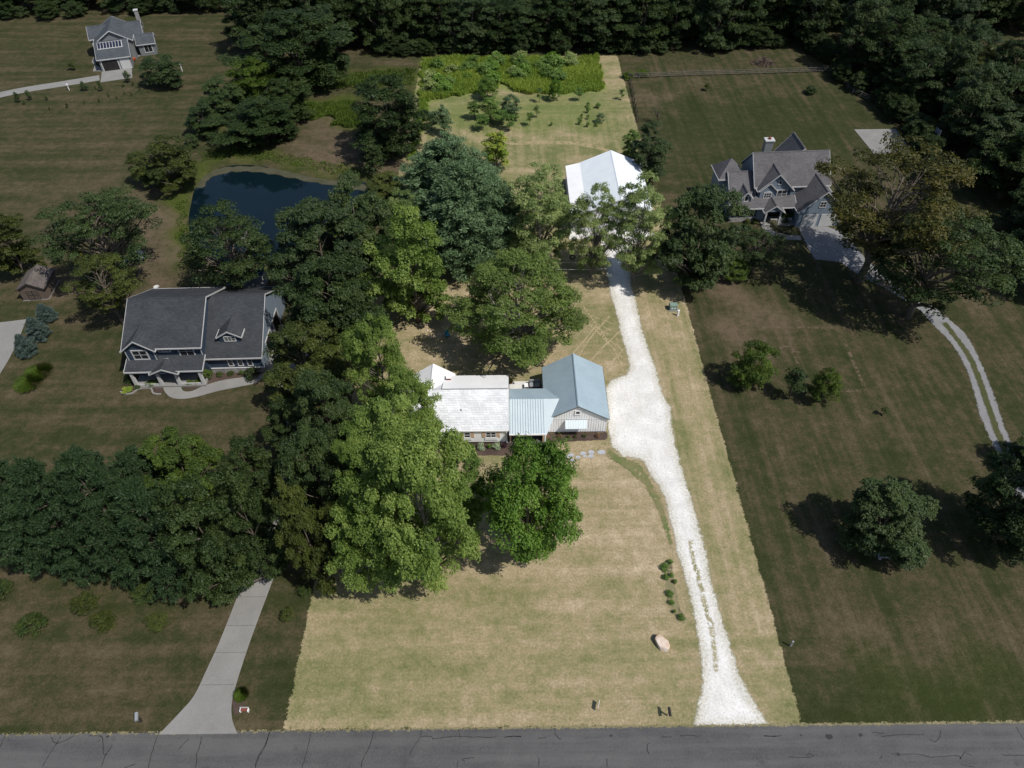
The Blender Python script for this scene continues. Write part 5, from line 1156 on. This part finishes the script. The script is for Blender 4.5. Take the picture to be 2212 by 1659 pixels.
gd_ = MB(); gd_.box(2.1, 4.6, -2.27, -2.202, .05, 2.3); gd_.box(5.1, 7.6, -2.27, -2.202, .05, 2.3); part('garage_door', gd_, 'dull_trim', G)
gable(G, .8, 5.6, 6.4, 11.5, 6.2, 9.3, 'y', 'blue_siding', 'grey_shingle', .3, .2, 0, rname='rear_gable_roof')
part('turret_wall', MB().box(-10.3, -6.6, 4.6, 8.6, 0, 5.4), 'blue_siding', G)
part('turret_roof', MB().add([(-10.7, 4.2, 5.4), (-6.2, 4.2, 5.4), (-6.2, 9.0, 5.4), (-10.7, 9.0, 5.4), (-8.45, 6.6, 7.9)], [(0, 3, 2, 1), (0, 1, 4), (1, 2, 4), (2, 3, 4), (3, 0, 4)]), 'grey_shingle', G)
part('turret_fascia', MB().box(-10.76, -6.14, 4.14, 9.06, 5.2, 5.398), 'dull_trim', G)
c_ = part('chimney', MB().box(-3.5, -2.2, 6.3, 7.3, 7.5, 10.7), 'grey_siding', G); part('chimney_cap', MB().box(-3.62, -2.08, 6.18, 7.42, 10.702, 10.9), 'dull_trim', c_); part('chimney_pot', MB().lathe([(.25, 10.902), (.25, 11.15), (.12, 11.25)], -2.85, 6.8, 10), 'brick', c_)
for i, (bx, by, wd, h, lf, lb) in enumerate([(1668,485,20,.7,'silver_dim','pale flowering shrub right of the curved walk'),(1682,500,18,.6,'silver_dim','pale shrub along the curved walk'),(1704,506,16,.6,'silver_dim','pale shrub at the drive end of the curved walk'),(1698,480,22,1.6,'wood_leaf','dark rounded shrub before the porch of the grey house'),
    (1710,478,18,1.9,'wood_leaf','taller dark shrub at the garage corner of the grey house'),(1612,481,16,.7,'olive_leaf','left low shrub under the front windows of the grey house'),(1630,481,16,.7,'olive_leaf','right low shrub under the front windows of the grey house')]):
    if lf not in M: M[lf] = leafmat(lf, (.07, .07, .03), (.12, .12, .06), (.17, .16, .09))
    shrub('bush', bx, by, wd, h, lf, lb, cat='shrub', name='foundation_shrub')
Hp = thing('basketball_hoop', 'basketball hoop with clear backboard beside the concrete sports pad', 'basketball hoop', (*P(2005,320)[:2], 0), math.radians(100))
part('pole', MB().tube([(0, 0, 0), (0, 0, 2.6), (0, -.5, 3.1)], .07, 8), 'black_plastic', Hp)
part('backboard', MB().box(-.75, .75, -.58, -.52, 2.75, 3.75), 'grey_plastic', Hp); rm = MB()
rm.tube([(.23*math.cos(t), -.85+.23*math.sin(t), 3.0) for t in np.linspace(0, 6.283, 15)], .018, 5, False); part('rim', rm, 'orange', Hp)

# ---------------------------------------------------------------- FAR GREY HOUSE (top left)
F = thing('far_house', 'far grey house with a row of dark roof panels over an open garage', 'house', (-92.6, 164.6, 0), math.radians(18))
gable(F, 0, 6.6, .0, 7.5, 2.7, 4.9, 'x', 'grey_siding', 'steel_shingle', .3, .3, 0, ridge=4.2, rname='garage_roof')
for i in range(8):
    x_ = .45+i*.64; sl2 = 2.2/4.2; y0_, y1_ = 2.3, 3.75
    part('roof_panel', MB().prism([(y0_, 2.7+sl2*y0_+.16), (y1_, 2.7+sl2*y1_+.16), (y1_, 2.7+sl2*y1_+.24), (y0_, 2.7+sl2*y0_+.24)], x_, x_+.54, 'x'), 'solar', F)
part('panel_frame', MB().prism([(2.2, 2.7+2.2/4.2*2.2+.151), (3.85, 2.7+2.2/4.2*3.85+.151), (3.85, 2.7+2.2/4.2*3.85+.2), (2.2, 2.7+2.2/4.2*2.2+.2)], .36, 5.62, 'x'), 'dull_trim', F)
f = part('garage_frame', MB().box(.3, 4.0, -.05, -.002, 0, 2.4), 'dull_trim', F); part('garage_shade_panel', MB().box(.5, 3.8, -.07, -.052, 0, 2.25), 'painted_shade', F)  # dark panel over the frame paints the shade of the open garage
part('garage_door', MB().box(4.3, 6.4, -.05, -.002, 0, 2.3), 'dull_trim', F)
gable(F, -.3, 7.4, 5.2, 14.5, 4.4, 6.7, 'y', 'grey_siding', 'steel_shingle', .4, .4, 0)
gable(F, -1.6, 9.6, 8.8, 14.0, 4.3, 6.1, 'x', 'grey_siding', 'steel_shingle', .3, .3, 0, rname='cross_roof')
gable(F, 8.2, 11.8, 6.6, 10.4, 2.7, 4.1, 'x', 'grey_siding', 'steel_shingle', .3, .3, 0, rname='sunroom_roof')
window(F, 'S', 6.6, 10.2, 1.5, 1.6, 1.5, 2, 1, fw=.15)
window(F, 'S', 8.8, 8.6, 3.5, 1.2, 1.0, 2, 1)
c_ = part('chimney', MB().box(9.0, 9.8, 13.2, 14.0, 4, 7.8), 'stone_veneer', F); part('chimney_cap', MB().box(8.9, 9.9, 13.1, 14.1, 7.802, 8.0), 'dull_trim', c_)
flat('rear_patio', PP([(284,141),(300,122),(327,117),(330,104),(300,104),(284,118)]), .05, M['concrete'], .1)
for bx, by, lb, m_ in ((302,120,'dark patio table on the far house patio','black_plastic'),):
    o = thing('patio_table', lb, 'table', (*P(310, 114)[:2], .05)); part('tabletop', MB().lathe([(.6, .7), (.6, .75)], 0, 0, 12), m_, o); part('leg', MB().tube([(0, 0, 0), (0, 0, .7)], .05), m_, o)
o = thing('patio_umbrella', 'folded red umbrella on the far house patio', 'umbrella', (*P(313, 110)[:2], .05)); part('pole', MB().tube([(0, 0, 0), (0, 0, 2.3)], .03), 'dull_trim', o); part('canopy', MB().lathe([(.05, .9), (.16, 1.1), (.1, 1.9), (.02, 2.35)], 0, 0, 8), 'sign_red', o)
o = thing('wheelbarrow', 'orange wheelbarrow parked by the far house garage corner', 'wheelbarrow', (*P(289, 133)[:2], 0)); part('tray', MB().prism([(-.5, .35), (.5, .35), (.7, .8), (-.7, .8)], -.35, .35, 'y'), 'orange', o)
part('wheel', MB().tube([(-.05, 0, .2), (.05, 0, .2)], .2, 12), 'black_plastic', o); part('handle', MB().tube([(.5, -.3, .5), (1.0, -.3, .6)], .025), 'dark_wood', o); part('handle', MB().tube([(.5, .3, .5), (1.0, .3, .6)], .025), 'dark_wood', o)

# ---------------------------------------------------------------- FENCES
def rail_fence(pts, label, nrails=3, spacing=None, h=1.25, mat='fence_wood'):
    p = [P(*a)[:2] for a in pts]; x0, y0 = p[0]
    seg = [math.dist(p[i], p[i+1]) for i in range(len(p)-1)]; tot = sum(seg); n = max(2, int(round(tot/spacing))); fp = []
    for i in range(n+1):
        d = tot*i/n; k = 0
        while k < len(seg)-1 and d > seg[k]: d -= seg[k]; k += 1
        u = min(d/seg[k], 1); fp.append((p[k][0]+(p[k+1][0]-p[k][0])*u-x0, p[k][1]+(p[k+1][1]-p[k][1])*u-y0))
    o = thing('rail_fence', label, 'fence', (x0, y0, 0))
    for x, y in fp: part('post', MB().box(x-.07, x+.07, y-.07, y+.07, 0, h), mat, o)
    for i in range(n):
        (xa, ya), (xb, yb) = fp[i], fp[i+1]
        for k in range(nrails):
            z = h*(.28+.3*k) if nrails > 1 else h*.9
            part('rail', MB().tube([(xa, ya-.09, z), (xb, yb-.09, z)], .055, 4), mat, o)
rail_fence([(1358,169.5),(1500,164),(1640,160),(1794,155)], 'straight three rail wooden fence crossing the lawn below the wood', 3, 2.35)
rail_fence([(1822,180),(1838,198),(1862,212),(1900,228)], 'curved stretch of three rail fence beside the right hand trees', 3, 2.35)
rail_fence([(1359,171),(1363,186),(1369,215),(1378,264)], 'dark wire fence running down the right boundary to the twiggy tree', 2, 3.0, 1.1, 'dark_wood')
# brush pile
bp = MB(); rs = random.Random(4)
for i in range(230):
    a = rs.uniform(0, 6.28); q = rs.uniform(0, 2.3); x, y = q*math.cos(a)*1.2, q*math.sin(a)*.9; z = max(0, 1.5*(1-q/2.5))*rs.uniform(.3, 1)
    d = Vector((rs.gauss(0, 1), rs.gauss(0, 1), rs.gauss(.2, .5))).normalized()*rs.uniform(.4, 1.1)
    bp.tube([(x-d.x, y-d.y, max(z-d.z, .02)), (x+d.x, y+d.y, max(z+d.z, .02))], [.045, .015], 4, False)
o = bp.build('brush_pile', M['dry_twig']); o.location = (*P(1648,138)[:2], 0); tag(o, 'heap of cut brown branches behind the rail fence', 'brush pile')

# ---------------------------------------------------------------- SMALL THINGS
def place(name, bx, by, label, cat, rz=0): return thing(name, label, cat, (*P(bx, by)[:2], 0), rz)
o = place('mailbox', 1442, 1546, 'black mailbox on a wooden post by the gravel drive mouth', 'mailbox', math.radians(0))
part('post', MB().box(-.05, .05, -.05, .05, 0, 1.05), 'cedar', o); part('arm', MB().box(-.04, .04, -.35, .3, 1.052, 1.1), 'cedar', o)
bxm = MB().prism([(-.11, 1.103), (.11, 1.103), (.11, 1.23), (.08, 1.3), (0, 1.33), (-.08, 1.3), (-.11, 1.23)], -.42, .3, 'y'); b_ = part('box', bxm, 'black_plastic', o)
part('door', MB().prism([(-.115, 1.1), (.115, 1.1), (.115, 1.23), (.082, 1.305), (0, 1.337), (-.082, 1.305), (-.115, 1.23)], -.44, -.422, 'y'), 'black_plastic', b_); part('flag', MB().box(.112, .125, -.1, -.05, 1.2, 1.4), 'sign_red', b_)
o = place('yard_sign', 1292, 1529, 'red and white yard sign on thin stakes near the road', 'sign', math.radians(75))
for a in (-.28, .28): part('stake', MB().box(a-.01, a+.01, -.01, .01, 0, .4), 'black_plastic', o)
part('panel', MB().box(-.38, .38, -.014, .014, .36, .9), 'white_trim', o)
part('red_band', MB().box(-.37, .37, -.022, -.0145, .38, .52), 'sign_red', o); part('red_band', MB().box(-.37, .37, .0145, .022, .38, .52), 'sign_red', o)
o = place('marker_post', 1707, 1396, 'short grey marker post standing alone on the right lawn edge', 'post'); part('shaft', MB().box(-.07, .07, -.05, .05, 0, .95), 'grey_plastic', o, bevel=.02); part('cap', MB().box(-.09, .09, -.07, .07, .952, 1.05), 'grey_plastic', o, bevel=.02)
o = place('mailbox', 305, 1558, 'white mailbox on a dark post left of the concrete drive', 'mailbox', math.radians(20)); part('post', MB().box(-.1, .1, -.1, .1, 0, 1.0), 'dark_wood', o)
part('box', MB().prism([(-.14, 1.002), (.14, 1.002), (.14, 1.18), (.08, 1.27), (-.08, 1.27), (-.14, 1.18)], -.35, .35, 'y'), 'grey_plastic', o)
def rock(name, bx, by, sx, sy, sz, mat, label, cat='boulder', seed=1, rz=0):
    import bmesh
    bm = bmesh.new(); bmesh.ops.create_icosphere(bm, subdivisions=4, radius=1); rs = random.Random(seed)
    pl = [(Vector((rs.gauss(0, 1), rs.gauss(0, 1), rs.gauss(0, .7))).normalized(), rs.uniform(.52, .85)) for _ in range(11)]
    for v_ in bm.verts:
        for nrm, d in pl:
            k = v_.co.dot(nrm)-d
            if k > 0: v_.co -= nrm*k*.97
        v_.co = Vector((v_.co.x*sx, v_.co.y*sy, max(v_.co.z, -.35)*sz))
    me = bpy.data.meshes.new(name); bm.to_mesh(me); bm.free(); me.shade_smooth(); me.materials.append(M[mat])
    o = bpy.data.objects.new(name, me); C.objects.link(o); o.location = (*P(bx, by)[:2], sz*.3); o.rotation_euler = (0, 0, rz); tag(o, label, cat); return o
rock('boulder', 1430, 1390, .82, .92, .75, 'boulder', 'large pale tan and grey boulder on the front lawn beside the drive', seed=5, rz=.5)
o = place('transformer_box', 1453, 667, 'green utility transformer box near the right boundary', 'utility box')
part('cabinet', MB().prism([(-.45, 0), (.45, 0), (.45, .75), (.35, .9), (-.45, .95)], -.55, .55, 'x'), 'utility_green', o, bevel=.03); part('door', MB().box(-.5, .5, -.475, -.452, .08, .7), 'utility_green', o)
part('pad', MB().box(-.7, .7, -.6, .6, 0, .08), 'concrete', o)
for a in (-.2, .2): part('warning_label', MB().box(a-.1, a+.1, -.48, -.476, .35, .55), 'white_trim', o)
o = place('utility_pedestal', 1464, 682, 'white utility pedestal right below the green transformer box', 'pedestal'); part('shaft', MB().box(-.12, .12, -.12, .12, 0, .9), 'white_trim', o, bevel=.03); part('cap', MB().box(-.14, .14, -.14, .14, .902, 1.0), 'white_trim', o, bevel=.03)
o = thing('tyre_swing', 'black tyre hanging by a rope from the left airy maple', 'swing', (*P(1236,566)[:2], 0)); ty = MB()
R0, r0 = .36, .12; n1_, n2_ = 20, 8; vs = []; fs = []
for i in range(n1_):
    a = 2*math.pi*i/n1_
    for j in range(n2_):
        b = 2*math.pi*j/n2_; vs.append(((R0+r0*math.cos(b))*math.cos(a), r0*math.sin(b), .95+(R0+r0*math.cos(b))*math.sin(a)))
        fs.append((i*n2_+j, ((i+1) % n1_)*n2_+j, ((i+1) % n1_)*n2_+(j+1) % n2_, i*n2_+(j+1) % n2_))
part('tyre', ty.add(vs, fs), 'black_plastic', o); part('rope', MB().tube([(0, 0, 1.4), (-.3, .1, 4.8)], .02, 5), 'fence_wood', o)
o = thing('clothesline', 'two line clothesline with a post in the shade before the barn', 'clothesline', (*P(1307,598)[:2], 0))
part('post', MB().tube([(0, 0, 0), (0, 0, 1.9)], .06), 'fence_wood', o); part('crossbar', MB().tube([(0, -.6, 1.88), (0, 1.2, 1.88)], .04), 'fence_wood', o)
part('post', MB().tube([(-7.5, 0, 0), (-7.5, 0, 1.9)], .06), 'fence_wood', o); part('crossbar', MB().tube([(-7.5, -.6, 1.88), (-7.5, 1.2, 1.88)], .04), 'fence_wood', o)
for yy in (-.55, 1.15): part('line', MB().tube([(0, yy, 1.92), (-3.75, yy, 1.8), (-7.5, yy, 1.92)], .018, 4), 'white_trim', o)
o = place('stone_bench', 1910, 1206, 'pale stone bench at the foot of the solitary dense tree', 'bench')
part('seat', MB().box(-.75, .75, -.22, .22, .4, .5), 'grey_plastic', o, bevel=.03)
for a in (-.55, .55): part('leg', MB().box(a-.1, a+.1, -.18, .18, 0, .398), 'grey_plastic', o)
part('backrest', MB().box(-.75, .75, .16, .22, .502, .85), 'grey_plastic', o, bevel=.02)
sheet('roadside_bed', PP([(503,1500),(532,1498),(527,1520),(518,1540),(505,1545),(502,1520)]), .012, bpy.data.materials['mulch_loose'], .2, .25)
o = place('garden_bench', 529, 1536, 'little white garden bench with a red seat in the roadside bed', 'bench'); part('seat', MB().box(-.3, .3, -.12, .12, .3, .34), 'brick', o)
for a in (-.35, .35): part('leg', MB().box(a-.04, a+.04, -.14, .14, 0, .298), 'white_trim', o)
part('backrest', MB().box(-.4, .4, .152, .2, .3, .45), 'dull_trim', o)
for bx, by, lb in ((967,727,'left teal lawn chair in the shade of the wide domed tree'),(991,713,'right teal lawn chair in the shade of the wide domed tree')):
    o = place('lawn_chair', bx, by, lb, 'chair', .4); part('seat', MB().box(-.28, .28, -.3, .3, .3, .36), 'teal', o); part('backrest', MB().box(-.28, .28, .3, .36, .3, .95), 'teal', o)
    for a in (-.25, .25): part('leg', MB().box(a-.03, a+.03, -.28, .28, 0, .298), 'teal', o)
rr = random.Random(12)
for i in range(9):
    a, b = P(945+rr.uniform(-22, 30), 718+rr.uniform(-14, 14))[:2]; o = MB().lathe([(.12, 0), (.16, .06), (.1, .14), (.03, .16)], 0, 0, 7).build('fieldstone', M['boulder']); o.location = (a, b, 0); o.rotation_euler = (0, 0, i)
    tag(o, 'small tan fieldstone of the scattered ring beside the teal lawn chairs', 'stone', 'fieldstones under the wide domed tree')
o = thing('bird_house_post', 'white post standing in the field right of the far round tree', 'post', (*P(394,154)[:2], 0)); part('shaft', MB().box(-.06, .06, -.06, .06, 0, 1.4), 'white_trim', o); part('box', MB().box(-.17, .17, -.17, .17, 1.402, 1.75), 'white_trim', o)
o = thing('bird_house_post', 'white post standing just below the far lane', 'post', (*P(150,195)[:2], 0)); part('shaft', MB().box(-.06, .06, -.06, .06, 0, 1.1), 'white_trim', o); part('box', MB().box(-.15, .15, -.15, .15, 1.102, 1.4), 'white_trim', o)
